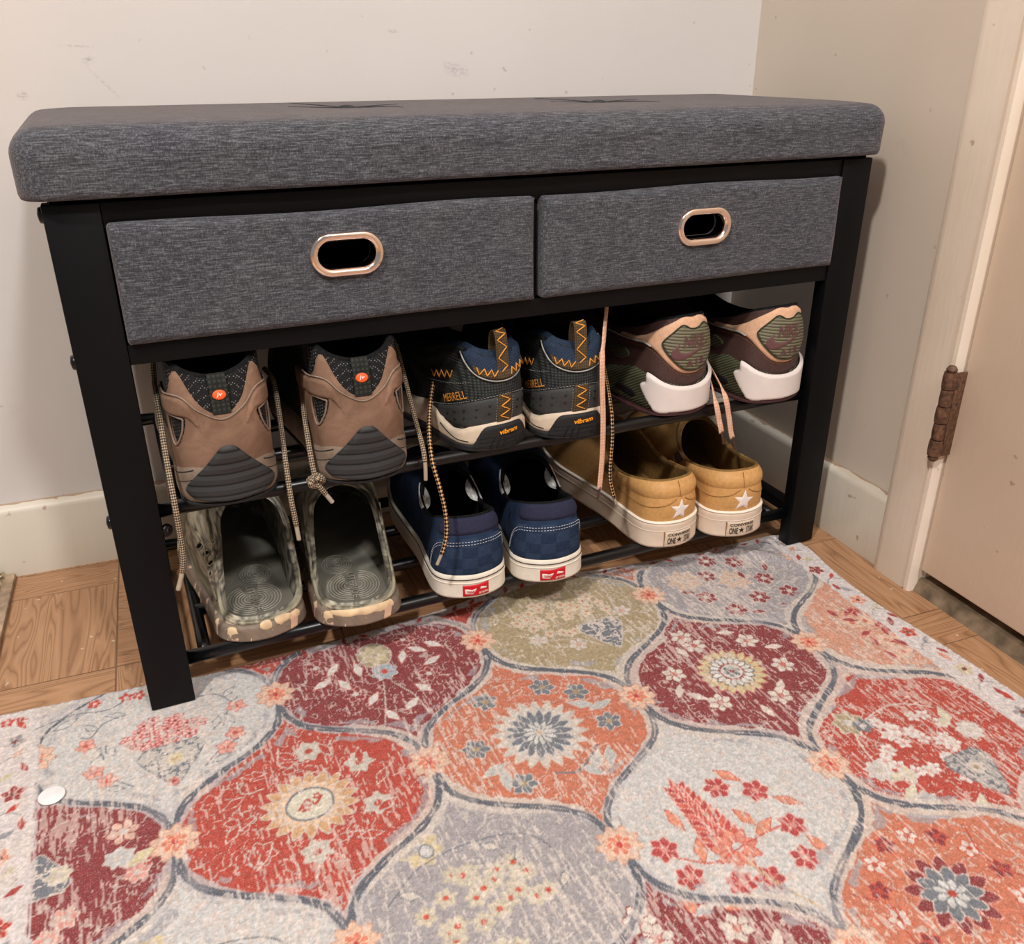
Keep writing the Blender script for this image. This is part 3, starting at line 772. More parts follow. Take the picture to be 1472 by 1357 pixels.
M['ribrub'] = stripes('ribbed_black_rubber', (16, 16, 17), (52, 53, 54), .0105, 1, .6, .9, 0.0, .16)
M['blackcloth'] = grid_weave('black_lining_cloth', (8, 8, 9), (20, 20, 21), 1200)
M['strap'] = grid_weave('dark_green_strap', (26, 28, 26), (52, 55, 49), 1600)
M['orange'] = plain('orange_badge', (232, 92, 36), .5, .4, var=.04, bump=0)
M['white_ink'] = plain('white_lettering', (232, 222, 214), .6, .3, var=.02, bump=0)
M['cord_tan'] = braid('tan_grey_braided_cord', (74, 64, 54), (184, 164, 138), .0048)
M['cord_org'] = braid('black_orange_braided_cord', (18, 15, 14), (206, 160, 112), .0080, 1.0)
M['flat_pink'] = grid_weave('blush_flat_lace', (204, 160, 134), (232, 190, 164), 1800)
M['aglet_clear'] = plain('clear_lace_tip', (170, 158, 140), .25, .5, var=.05, bump=0)
M['aglet_dark'] = plain('dark_lace_tip', (74, 48, 46), .3, .5, var=.05, bump=0)
M['greyrub'] = plain('dark_grey_synthetic', (56, 57, 57), .62, .35, var=.1, scale=260, bump=.15)
M['webtex'] = grid_weave('grey_grid_textile', (24, 27, 27), (66, 70, 68), 2200, .7, .6)
M['cream'] = plain('cream_midsole_foam', (206, 188, 166), .6, .3, var=.06, scale=70, bump=.1)
M['knit'] = mesh_cloth('blue_knit', (28, 42, 62), (70, 94, 120), 900)
M['tape'] = grid_weave('olive_brown_tape', (62, 50, 34), (96, 80, 58), 2400)
M['zig'] = plain('orange_zigzag_thread', (222, 150, 62), .7, .3, var=.08, bump=0)
M['vib'] = plain('yellow_orange_print', (248, 160, 28), .55, .3, var=.02, bump=0)
M['pip'] = plain('pale_grey_piping', (156, 154, 148), .6, .3, bump=0)
M['whitefoam'] = plain('white_midsole', (222, 212, 206), .5, .35, var=.02, scale=40, bump=.04)
M['cocoa'] = plain('dark_brown_leather', (72, 52, 48), .5, .4, var=.12, scale=420, bump=.25)
M['blush'] = plain('blush_tan_leather', (216, 172, 140), .6, .3, var=.04, scale=300, bump=.15)
M['olrib'] = stripes('olive_ribbed_rubber', (60, 58, 44), (116, 111, 88), .0034, 1, .6, .6, .10, .28)
M['olrib2'] = stripes('dark_olive_ribbed_rubber', (30, 32, 24), (82, 84, 62), .0034, 1, .55, .7, -.55, .3)
M['maroon'] = plain('maroon_print', (98, 66, 66), .5, .35, var=.06, bump=0)
M['oxo'] = plain('dark_maroon_outsole', (66, 40, 40), .6, .3, bump=.1)
M['navy'] = nubuck('navy_suede', (28, 40, 60), (40, 54, 78))
M['navych'] = checks('navy_checked_suede', (34, 46, 66), (42, 55, 76), .0165)
M['navyc'] = grid_weave('navy_collar_cloth', (38, 40, 60), (50, 52, 74), 3600)
M['foxing'] = plain('offwhite_foxing_rubber', (228, 220, 204), .55, .35, var=.03, scale=60, bump=.06)
M['blackline'] = plain('black_foxing_line', (18, 17, 17), .6, .3, bump=0)
M['red'] = plain('red_heel_label', (198, 24, 36), .5, .35, var=.03, bump=0)
M['whthread'] = plain('white_thread', (214, 216, 222), .7, .3, bump=0)
M['gore'] = grid_weave('white_elastic_gore', (176, 176, 172), (222, 220, 214), 1500)
M['camel'] = plain('camel_leather', (198, 150, 92), .55, .35, var=.05, scale=260, bump=.12)
M['camel_in'] = plain('olive_tan_lining', (128, 98, 56), .8, .15, var=.1, scale=200, bump=.15)
M['mauve'] = grid_weave('mauve_elastic', (104, 84, 76), (146, 120, 108), 1500)
M['foxcream'] = plain('cream_foxing_rubber', (220, 200, 180), .55, .35, var=.05, scale=40, bump=.08)
M['foxhi'] = plain('pale_foxing_edge', (236, 224, 208), .5, .35, var=.02, bump=0)
M['tagcream'] = plain('cream_heel_label', (216, 196, 172), .6, .3, var=.03, bump=0)
M['ink'] = plain('black_print', (46, 34, 30), .6, .3, bump=0)
M['tanthread'] = plain('tan_thread', (150, 106, 58), .7, .3, bump=0)
M['camo'] = marble('camo_marbled_foam', [(44, 42, 36), (128, 122, 104), (166, 158, 136), (98, 92, 78), (186, 174, 150), (136, 120, 104)], 17, 2.0, .42)
M['camo_in'] = marble('dark_camo_foam', [(52, 50, 45), (158, 153, 136), (74, 70, 62), (196, 190, 170), (92, 88, 78)], 19, 2.2, .42)
M['camobed'] = marble('grey_olive_footbed', [(92, 88, 78), (112, 109, 99), (126, 124, 112), (104, 100, 91)], 9, 2.4, .38)
t_ = NT('camo_sole_foam', .5, .35); v_ = t_.coord(); n_ = t_.noise(t_.coord(scale=(1, 1, .75)), 62, 3, .5, .6)
c_ = t_.ramp(t_.noise(v_, 30, 2, .4, 1.2), [(.3, (104, 92, 80)), (.5, (132, 116, 102)), (.7, (112, 98, 84))])
c_ = t_.mix(t_.ramp(n_, [(.585, (0, 0, 0)), (.60, (255, 255, 255))]), c_, t_.ramp(t_.noise(v_, 40, 1), [(.4, (222, 196, 156)), (.6, (206, 168, 146))])); t_.base(c_); M['camosole'] = t_.m
M['swirl'] = plain('cream_marbled_foam', (218, 190, 152), .5, .3, var=.08, scale=90, bump=.05)
M['bedline'] = plain('footbed_ridge', (150, 146, 134), .35, .45, bump=0)

def place(name, label, group, x, y, z, yaw):
    return thing(name, label, 'shoe', (x, y, z), math.radians(yaw), group)
def local(root, pts):
    m_ = (Matrix.Translation(root.location) @ root.rotation_euler.to_matrix().to_4x4()).inverted()
    return np.array([tuple(m_ @ Vector(tuple(map(float, p)))) for p in pts])
def lace(root, pix, r, mat, tip=.018, tipmat=None, flat=1.0, knot=None, n=70):
    """lace hanging from a shoe: (u, v, y) marks from the photo turned into points in the room"""
    P = crspline(local(root, [at(u, v, y) for u, v, y in pix]), n)
    d = np.r_[0, np.cumsum(np.linalg.norm(np.diff(P, axis=0), axis=1))]; k = int(np.searchsorted(d, d[-1] - tip))
    up = (0, 1, 0)
    o = tube('lace', P[:k + 1], r, mat, root, 10, flat, up)
    tp = tube('aglet', P[k - 1:] if len(P) - k > 1 else P[-3:], r * (.86 if flat == 1 else .42), tipmat or M['aglet_clear'], o, 8, 1.0, up)
    if knot is not None:
        c = local(root, [at(*knot)])[0]; th = np.linspace(0, 2 * PI * 1.6, 46)
        K = c + np.stack([r * 1.9 * np.cos(th) + r * .5 * np.cos(3 * th), r * 1.5 * np.sin(th * 1.5), r * 2.0 * np.sin(th)], 1)
        tube('knot', K, r * 1.05, mat, o, 8)
    return o
def tongue(b, root, mat, y0, z0, ln=.075, w=.030, rise=.030):
    V = []; n, m_ = 14, 10
    for i in range(n + 1):
        q = i / n; y = y0 + .02 - ln * q * .9; z = z0 - .012 + rise * math.sin(q * PI / 2)
        for k in range(m_ + 1):
            u = k / m_ * 2 - 1; V.append((float(b.bend(y)) + u * w * (1 - .15 * q), y, z - .012 * u * u))
    F = [(i * (m_ + 1) + k, i * (m_ + 1) + k + 1, (i + 1) * (m_ + 1) + k + 1, (i + 1) * (m_ + 1) + k) for i in range(n) for k in range(m_)]
    o = mk('tongue', V, F, mat, root, True); md = o.modifiers.new('thick', 'SOLIDIFY'); md.thickness = .004; return o
def eyelet_laces(b, root, mat, y0, z0, n=4, w=.022, flat=1.0, r=.0019):
    A = Acc()
    for k in range(n):
        y = y0 + .012 + .019 * k; z = z0 + .006 - .006 * k
        pts = [(float(b.bend(y)) + w * (u), y + .008 * u, z + .004 * (1 - u * u)) for u in np.linspace(-1, 1, 12)]
        V, F, _ = tube_data(pts, r, 8, flat); A.add(V, F)
    return A.build('lacing', mat, root)
def strap_loop(root, b, h0, h1, wd, mat, a=0.0, tilt=.004, thick=.0011, back=.010, name='pull_loop'):
    """webbing loop standing on the heel collar: up the outside, over, down the inside"""
    p0 = b.at([a], [h0], [.0016])[0]; x = p0[0]; y0 = p0[1]
    path = [(y0, h0), (y0 + tilt * .35, h0 + (h1 - h0) * .35), (y0 + tilt * .8, h0 + (h1 - h0) * .75), (y0 + tilt * 1.1 + .0012, h1 - .002), (y0 + tilt + back * .42, h1), (y0 + tilt + back * .8, h1 - .003), (y0 + tilt + back, h0 + (h1 - h0) * .7), (y0 + tilt * .8 + back, h0 + (h1 - h0) * .3), (y0 + back * .9, h0 - .002)]
    P = crspline(np.array(path), 60); T = np.gradient(P, axis=0); T /= np.linalg.norm(T, axis=1)[:, None]; Nn = np.stack([-T[:, 1], T[:, 0]], 1)
    V = []; 
    for (y, z), (ny, nz) in zip(P, Nn):
        for dx, o in ((-wd / 2, 0), (-wd / 4, 0), (0, 0), (wd / 4, 0), (wd / 2, 0), (wd / 2, -thick), (0, -thick), (-wd / 2, -thick)):
            V.append((x + dx, y + ny * (o + thick), z + nz * (o + thick)))
    n = len(P); F = [(i * 8 + k, i * 8 + (k + 1) % 8, (i + 1) * 8 + (k + 1) % 8, (i + 1) * 8 + k) for i in range(n - 1) for k in range(8)] + [tuple(range(7, -1, -1)), tuple((n - 1) * 8 + k for k in range(8))]
    o = mk(name, V, F, mat, root, True); o.data.set_sharp_from_angle(angle=math.radians(50))
    return o, x, P, Nn, thick

# ------------------------------------------------------------------ brown hiking shoes
def brown_hiker(side, x, y, z, yaw, label):
    root = place('hiking_shoe', label, 'brown hiking shoes', x, y, z, yaw)
    rim = [(0, .009, .113), (.60, .0125, .119), (.92, .026, .127), (1.0, .055, .121), (.97, .095, .108), (.86, .13, .104), (.55, .155, .108), (.32, .17, .112), (0, .175, .114)]
    b = Body(.288, .0405, rim, side, z1=.030, heel_bulge=.004, lean=2.3, ball=1.22, fore=1.12)
    b.shell('upper', M['dkmesh'], root, .02); b.lining(root, M['blackcloth'], M['blackcloth'], .030, .006)
    out = sym([(0, .0845), (.010, .0870), (.0185, .0950), (.0250, .1060), (.0310, .1180), (.0355, .1215), (.0415, .1170), (.0460, .1060), (.0560, .0990), (.0800, .0960), (.110, .0930), (.118, .060), (.110, .027), (.06, .026), (.02, .026)])
    w_ = [(.0325, .0815), (.0420, .0830), (.0505, .0815), (.0515, .0700), (.0465, .0570), (.0410, .0590), (.0350, .0700)]
    b.patch('heel_leather', M['nubuck'], root, out, .0024, [w_, [(-a, h) for a, h in w_]], 90, edge=.0022, sp=.0024)
    for sg in (1, -1):
        lp = [(sg * a, h) for a, h in ((.108, .0935), (.075, .0965), (.054, .0985), (.040, .1000), (.0300, .0975), (.0235, .0885), (.0165, .0690), (.0215, .0745), (.0290, .0825), (.040, .0835), (.054, .0835), (.080, .080), (.108, .076))]
        b.patch('side_overlay', M['nubuck'], root, lp, .0022, (), 70, edge=.0018, base=.0021, sp=.0022)
        b.line('window_edge', M['taupe'], root, [(sg * a, h) for a, h in w_ + w_[:1]], .0009, .0022, 60)
    b.line('collar_seam', M['taupe'], root, [(-.075, .0982), (-.054, .1003), (-.040, .1018), (-.030, .0992), (-.018, .0880), (0, .0800), (.018, .0880), (.030, .0992), (.040, .1018), (.054, .1003), (.075, .0982)], .0008, .0026, 90)
    # midsole in taupe foam, black ribbed pad climbing the heel
    hs = [(-.34, .030), (-.12, .032), (-.06, .036), (-.03, .043), (0, .040), (.03, .043), (.06, .036), (.12, .032), (.34, .030)]
    b.band('midsole', M['taupe'], root, .0030, hs, .0034, edge=.3, flare=.0012, fl_h=.022)
    b.band('outsole', M['rubber'], root, .0, .0028, .0026, bottom=True, edge=.3)
    for h in (.020, .029):
        for sg in (1, -1): b.line('midsole_groove', M['rubber'], root, [(sg * .030, h + .006), (sg * .042, h + .002), (sg * .06, h - .002), (sg * .10, h - .003)], .0006, .0030, 30)
    pad = sym([(0, .0570), (.0050, .0562), (.0092, .0520), (.0190, .0400), (.0285, .0295), (.0370, .0205), (.0392, .0160), (.0370, .0110), (.0290, .0062), (.015, .0042)])
    b.patch('heel_pad', M['ribrub'], root, pad, .0030, (), 70, edge=.004, base=.0036, sp=.0017)
    # loop tab with an oval badge
    lp, xx, P, Nn, th = strap_loop(root, b, .0850, .1165, .0150, M['strap'], 0, .0065, .0012, .009, 'loop_tab')
    bd = Acc(); n = 28; c = P[10]; nn = Nn[10]; t_ = np.array([nn[1], -nn[0]])
    ov = [(.0056 * math.cos(2 * PI * k / n), .0042 * math.sin(2 * PI * k / n)) for k in range(n)]
    yz = lambda s_, o: (c[0] + t_[0] * s_ + nn[0] * (th + o), c[1] + t_[1] * s_ + nn[1] * (th + o))
    V = []
    sc_ = 1.0
    for o, k_ in ((.0001, 1.0), (.0008, 1.0), (.0012, .86)):
        V += [(xx + p * k_, *yz(q * k_, o)) for p, q in ov]
    V.append((xx, *yz(0, .0012)))
    F = [(r * n + i, r * n + (i + 1) % n, (r + 1) * n + (i + 1) % n, (r + 1) * n + i) for r in range(2) for i in range(n)] + [(2 * n + i, 2 * n + (i + 1) % n, 3 * n) for i in range(n)]
    bo = mk('badge', V, F, M['orange'], lp, True, flip=(t_[1] < 0)); bo['label'] = 'orange oval badge with pale letters'
    V2, F2 = text_mesh('jv', .2, .02); V2 = (V2 - (V2.max(0) + V2.min(0)) / 2) / np.ptp(V2, axis=0) * (.0054, .0042); sgn = 1 if t_[1] > 0 else -1
    mk('badge_letters', [(xx + p, *yz(q * sgn, .00135)) for p, q in V2], F2, M['white_ink'], lp, False)
    tongue(b, root, M['blackcloth'], .165, .110); eyelet_laces(b, root, M['cord_tan'], .158, .108)
    return root
s1 = brown_hiker(-1, .1030, -.0120, .2074, 1, 'brown nubuck hiking shoe at the left end of the upper rack')
s2 = brown_hiker(1, .2235, -.0190, .2074, -2, 'brown nubuck hiking shoe with a knotted lace, beside the dark grey trail shoes')
lace(s1, [(258, 560, .10), (222, 500, .075), (221, 545, .06), (228, 590, .03), (240, 665, .004), (252, 730, -.0135), (262, 790, -.013), (262, 820, -.012), (256, 848, -.012)], .0026, M['cord_tan'], .019)
lace(s1, [(380, 530, .10), (393, 548, .075), (402, 600, .045), (410, 660, .012), (418, 715, -.004), (424, 745, -.006), (430, 776, -.006)], .0025, M['cord_tan'], .017)
lace(s2, [(455, 560, .10), (438, 545, .07), (436, 580, .045), (444, 640, .010), (452, 682, -.004), (458, 697, -.008), (468, 710, -.008), (478, 722, -.008)], .0026, M['cord_tan'], .012, None, 1.0, (455, 692, -.007))
lace(s2, [(560, 480, .11), (570, 500, .09), (582, 545, .06), (596, 600, .03), (607, 640, .005), (611, 665, -.004), (612, 690, -.004)], .0024, M['cord_tan'], .020)

# ------------------------------------------------------------------ dark trail shoes
def trail_shoe(side, x, y, z, yaw, label):
    root = place('trail_shoe', label, 'dark grey trail shoes', x, y, z, yaw)
    rim = [(0, .008, .094), (.52, .012, .098), (.78, .027, .103), (.82, .055, .098), (.78, .095, .086), (.70, .13, .084), (.54, .152, .089), (.3, .166, .094), (0, .171, .097)]
    b = Body(.282, .0378, rim, side, z1=.028, heel_bulge=.004, lean=2.1, ball=1.24, fore=1.12, bend=.003)
    b.shell('upper', M['webtex'], root, .02); b.lining(root, M['knit'], M['blackcloth'], .028, .009)
    # rubbery heel counter with pressed dimples
    b.band('heel_counter', M['greyrub'], root, .024, [(-.11, .030), (-.075, .0375), (-.05, .0455), (-.03, .0520), (0, .0560), (.03, .0520), (.05, .0455), (.075, .0375), (.11, .030)], .0014, -.11, .11, edge=.12)
    for row, (h0, n) in enumerate((( .0465, 6), (.0385, 6))):
        for k in range(n):
            for sg in (-1, 1):
                a = sg * (.0165 + .0125 * k); h = h0 - .0030 * k - .00006 * k ** 3 - (.0 if row else 0) + .0005
                if h < .026: continue
                c = b.at([a - .0020, a + .0020, a, a], [h + .0012, h + .0012, h - .0020, h - .0002], np.array([.0016, .0016, .0016, .0026])); mk('dimple', c, [(0, 3, 1), (0, 2, 3), (3, 2, 1)], M['blackline'], root, False)
    b.patch('heel_strip', M['tape'], root, [(-.0085, .026), (.0085, .026), (.0080, .0575), (-.0080, .0575)], .0008, base=.0014)
    b.line('zigzag_stitching', M['zig'], root, zig(0, .030, 0, .0565, 5, .0050), .00058, .0024, spline=False)
    for sg in (-1, 1): b.stitch('stitching', M['pip'], root, [(sg * .0092, .028), (sg * .0092, .056)], .0016, .0014, .0003, .0018)
    # knit collar, tape and piping
    col = sym([(0, .0935), (.018, .0955), (.034, .1010), (.044, .0985), (.040, .0895), (.030, .0790), (.016, .0725), (0, .0705)])
    b.patch('collar', M['knit'], root, col, .0040, (), 70, edge=.006, sp=.0022)
    tp = sym([(0, .0810), (.012, .0815), (.024, .0845), (.0335, .0890), (.0295, .0800), (.016, .0738), (0, .0718)])
    b.patch('collar_tape', M['tape'], root, tp, .0012, (), 60, base=.0030)
    for sg in (-1, 1): b.line('zigzag_stitching', M['zig'], root, zig(sg * .0075, .0775, sg * .0290, .0825, 6, .0030), .00055, .0044, spline=False)
    b.line('piping', M['pip'], root, [(-.046, .0985), (-.040, .0890), (-.030, .0785), (-.016, .0722), (0, .0702), (.016, .0722), (.030, .0785), (.040, .0890), (.046, .0985)], .0008, .0018, 70)
    b.stitch('stitching', M['pip'], root, [(-.11, .0315), (-.075, .039), (-.05, .047), (-.03, .0535), (0, .0575), (.03, .0535), (.05, .047), (.075, .039), (.11, .0315)], .0018, .0014, .00032, .0012)
    b.stitch('stitching', M['pip'], root, [(-.11, .056), (-.07, .0625), (-.035, .0705)], .0018, .0014, .00032, .0008)
    for sg in (-1, 1): b.line('zigzag_stitching', M['zig'], root, zig(sg * .058, .0740, sg * .100, .0640, 8, .0034), .00058, .0010, spline=False)
    b.text('lettering', 'MERRELL', M['zig'], root, -.0560, .0520, .0360, .0078, .36, .0018, 0, .0)
    b.text('lettering', 'MERRELL', M['zig'], root, .0560, .0520, .0360, .0078, -.36, .0018, 0, .0)
    # cream midsole dipping behind the heel block, black outsole block
    top = [(-.34, .024), (-.13, .030), (-.105, .034), (-.088, .031), (-.075, .022), (-.058, .0185), (-.044, .0205), (-.030, .0265), (-.015, .0300), (0, .0308), (.015, .0300), (.030, .0265), (.044, .0205), (.058, .0185), (.075, .022), (.088, .031), (.105, .034), (.13, .030), (.34, .024)]
    b.band('midsole', M['cream'], root, .004, top, .0036, edge=.28, nt=220, flare=.0012, fl_h=.02)
    b.band('outsole', M['rubber'], root, .0, .0068, .0052, bottom=True, edge=.25)
    b.line('midsole_groove', M['rubber'], root, [(-.036, .0095), (-.050, .0100), (-.066, .0135), (-.078, .0180)], .0006, .0040, 30)
    blk = sym([(0, .0262), (.016, .0255), (.0225, .0225), (.028, .0140), (.033, .0035), (.031, .0015), (.015, .0010)])
    b.patch('heel_block', M['rubber'], root, blk, .0028, (), 60, edge=.003, base=.0034, sp=.0016)
    for k in range(3):
        q = k * .006; b.line('tread_groove', M['blackline'], root, [(-.004 - q, .002), (-.003 - q, .007), (-.0015 - q * .9, .013)], .0008, .0062, 14)
        b.line('tread_groove', M['blackline'], root, [(.012 + q * .8, .002), (.013 + q * .8, .006), (.0155 + q * .6, .011)], .0006, .0062, 14)
    for k in range(3): b.line('tread_groove', M['blackline'], root, [(-.026, .005 + k * .0042), (-.014, .0056 + k * .0044), (0, .006 + k * .0045), (.012, .0056 + k * .0044)], .0004, .0062, 26)
    b.text('lettering', 'vibram', M['vib'], root, .002, .0192, .0190, .0052, .04, .0070, .15, .03)
    # standing webbing loop
    lp, xx, P, Nn, th = strap_loop(root, b, .0775, .1190, .0135, M['tape'], .000, .0040, .0011, .0105)
    A = Acc(); 
    def zz(i0, i1, n, w):
        pts = []
        for k in range(n + 1):
            i = int(i0 + (i1 - i0) * k / n); pts.append((xx + w * (1 if k % 2 else -1), P[i][0] + Nn[i][0] * (th + .0005), P[i][1] + Nn[i][1] * (th + .0005)))
        q = []
        for a_, b_ in zip(pts[:-1], pts[1:]): q += [np.array(a_) + (np.array(b_) - np.array(a_)) * u / 5 for u in range(5)]
        V, F, _ = tube_data(q + [np.array(pts[-1])], .00060, 6); A.add(V, F)
    zz(0, 28, 7, .0050); A.build('zigzag_stitching', M['zig'], lp)
    tongue(b, root, M['knit'], .160, .094); eyelet_laces(b, root, M['cord_org'], .152, .090)
    return root
s3 = trail_shoe(-1, .3695, .0045, .2072, 11.5, 'dark grey trail shoe beside the brown pair, its orange laces hanging to the left')
s4 = trail_shoe(1, .4515, -.0030, .2072, -1.5, 'dark grey trail shoe just left of the white-heeled sneakers')
lace(s3, [(660, 520, .12), (634, 512, .10), (624, 545, .075), (618, 585, .05), (617, 625, .022), (622, 665, .0), (632, 700, -.012), (640, 735, -.018), (642, 765, -.021), (637, 790, -.022), (628, 812, -.022)], .0021, M['cord_org'], .013)
lace(s4, [(850, 470, .12), (857, 490, .09), (866, 520, .07), (874, 560, .03), (879, 595, .003), (880, 630, -.002), (878, 655, -.003), (877, 690, -.004), (886, 726, -.005)], .0020, M['cord_org'], .010)

# ------------------------------------------------------------------ white-heeled sneakers
def sneaker(side, x, y, z, yaw, label):
    root = place('sneaker', label, 'brown and white sneakers', x, y, z, yaw)
    rim = [(0, .006, .1075), (.50, .010, .1065), (.76, .026, .101), (.82, .055, .089), (.78, .095, .079), (.70, .13, .080), (.54, .155, .088), (.3, .17, .094), (0, .176, .097)]
    b = Body(.292, .0400, rim, side, z1=.030, heel_bulge=.003, lean=2.0, ball=1.24, fore=1.14, bend=.005)
    b.shell('upper', M['cocoa'], root, .02); b.lining(root, M['blackcloth'], M['blackcloth'], .034, .005)
    # blush collar wrapping round the heel tab
    col = sym([(0, .1065), (.010, .1075), (.020, .1060), (.036, .0985), (.055, .0870), (.075, .0800), (.105, .0775), (.105, .0725), (.075, .0740), (.056, .0745), (.044, .0700), (.032, .0600), (.020, .0505), (.010, .0468), (0, .0460)])
    b.patch('heel_collar', M['blush'], root, col, .0022, (), 90, edge=.003, sp=.0022)
    tab = sym([(0, .0945), (.007, .0955), (.013, .0985), (.0185, .0985), (.026, .0930), (.0355, .0835), (.0370, .0775), (.031, .0685), (.021, .0585), (.011, .0520), (0, .0505)])
    b.patch('heel_tab', M['olrib'], root, tab, .0024, (), 80, edge=.0016, base=.0016, sp=.0016)
    b.line('heel_tab_edge', M['olrib2'], root, tab + tab[:1], .0009, .0030, 110)
    b.stitch('stitching', M['tanthread'], root, [(-.090, .070), (-.058, .0715), (-.044, .0675), (-.031, .057), (-.018, .0475), (0, .0440), (.018, .0475), (.031, .057), (.044, .0675), (.058, .0715)], .0016, .0012, .0003, .0006)
    # printed mark and letters
    sw = [(x - .004, y) for x, y in ((-.0165, .0800), (-.0230, .0740), (-.0240, .0670), (-.0180, .0630), (-.0080, .0645), (.006, .0705), (.0260, .0815), (.006, .0738), (-.006, .0705), (-.0135, .0710), (-.0172, .0745))]
    b.patch('tick_mark', M['maroon'], root, sw, .0006, (), 60, base=.0042, sp=.0012)
    b.text('lettering', 'NIKE', M['maroon'], root, -.0020, .0825, .0290, .0125, .03, .0046, .22, .03)
    b.text('lettering', 'A I R', M['maroon'], root, .0000, .0600, .0240, .0078, .06, .0046, 0, .03)
    # sole: dark outsole, white heel block, olive ribbed side unit
    b.band('side_unit', M['olrib2'], root, .004, [(-.34, .028), (-.15, .030), (-.10, .040), (-.075, .047), (-.055, .044), (0, .030), (.055, .044), (.075, .047), (.10, .040), (.15, .030), (.34, .028)], .0034, edge=.2, nt=200)
    blk = sym([(0, .0325), (.016, .0335), (.030, .0375), (.043, .0445), (.0505, .0465), (.0515, .0420), (.0505, .0370), (.0580, .0325), (.0530, .0225), (.0450, .0110), (.0380, .0030), (.02, .0026)])
    b.patch('heel_block', M['whitefoam'], root, blk, .0042, (), 100, edge=.0030, base=.0030, sp=.0020)
    b.band('outsole', M['oxo'], root, .0, .0040, .0052, bottom=True, edge=.3)
    for sg in (-1, 1):
        b.patch('air_window', M['blackline'], root, [(sg * .066, .019), (sg * .082, .022), (sg * .100, .020), (sg * .104, .015), (sg * .085, .0125), (sg * .070, .0125)], .0014, (), 40, base=.0034)
        b.patch('side_panel', M['olrib2'], root, [(sg * .085, .058), (sg * .105, .064), (sg * .125, .060), (sg * .12, .050), (sg * .10, .048)], .0014, (), 40)
    b.line('collar_piping', M['pip'], root, [(-.135, .0735), (-.105, .0735), (-.075, .0748), (-.060, .0762), (-.050, .0745)], .0010, .0022, 40)
    b.line('collar_piping', M['pip'], root, [(.135, .0735), (.105, .0735), (.075, .0748), (.060, .0762), (.050, .0745)], .0010, .0022, 40)
    tongue(b, root, M['blackcloth'], .165, .096, .08, .030, .030); eyelet_laces(b, root, M['flat_pink'], .157, .092, 4, .021, .4, .003)
    return root
s5 = sneaker(-1, .5935, .0065, .2072, 7.5, 'white-heeled brown sneaker between the dark trail pair and the other sneaker')
s6 = sneaker(1, .7105, -.0055,   .2072, 4, 'white-heeled brown sneaker at the right end of the upper rack, against the right leg')
lace(s5, [(874, 420, .05), (871, 452, .030), (868, 488, .004), (866, 515, -.0115), (866, 560, -.0135), (867, 605, -.0135), (866, 650, -.0135), (863, 690, -.0135), (860, 716, -.0135)], .0034, M['flat_pink'], .013, M['aglet_dark'], .28)
lace(s6, [(1010, 470, .12), (1012, 520, .075), (1022, 550, .030), (1029, 578, .001), (1034, 605, -.003), (1036, 615, -.004), (1040, 638, -.004)], .0036, M['flat_pink'], .017, M['aglet_dark'], .28)
lace(s6, [(1012, 470, .12), (1016, 515, .072), (1030, 543, .030), (1042, 568, .001), (1048, 600, -.003), (1051, 622, -.004), (1057, 645, -.004)], .0036, M['flat_pink'], .016, M['aglet_dark'], .28)

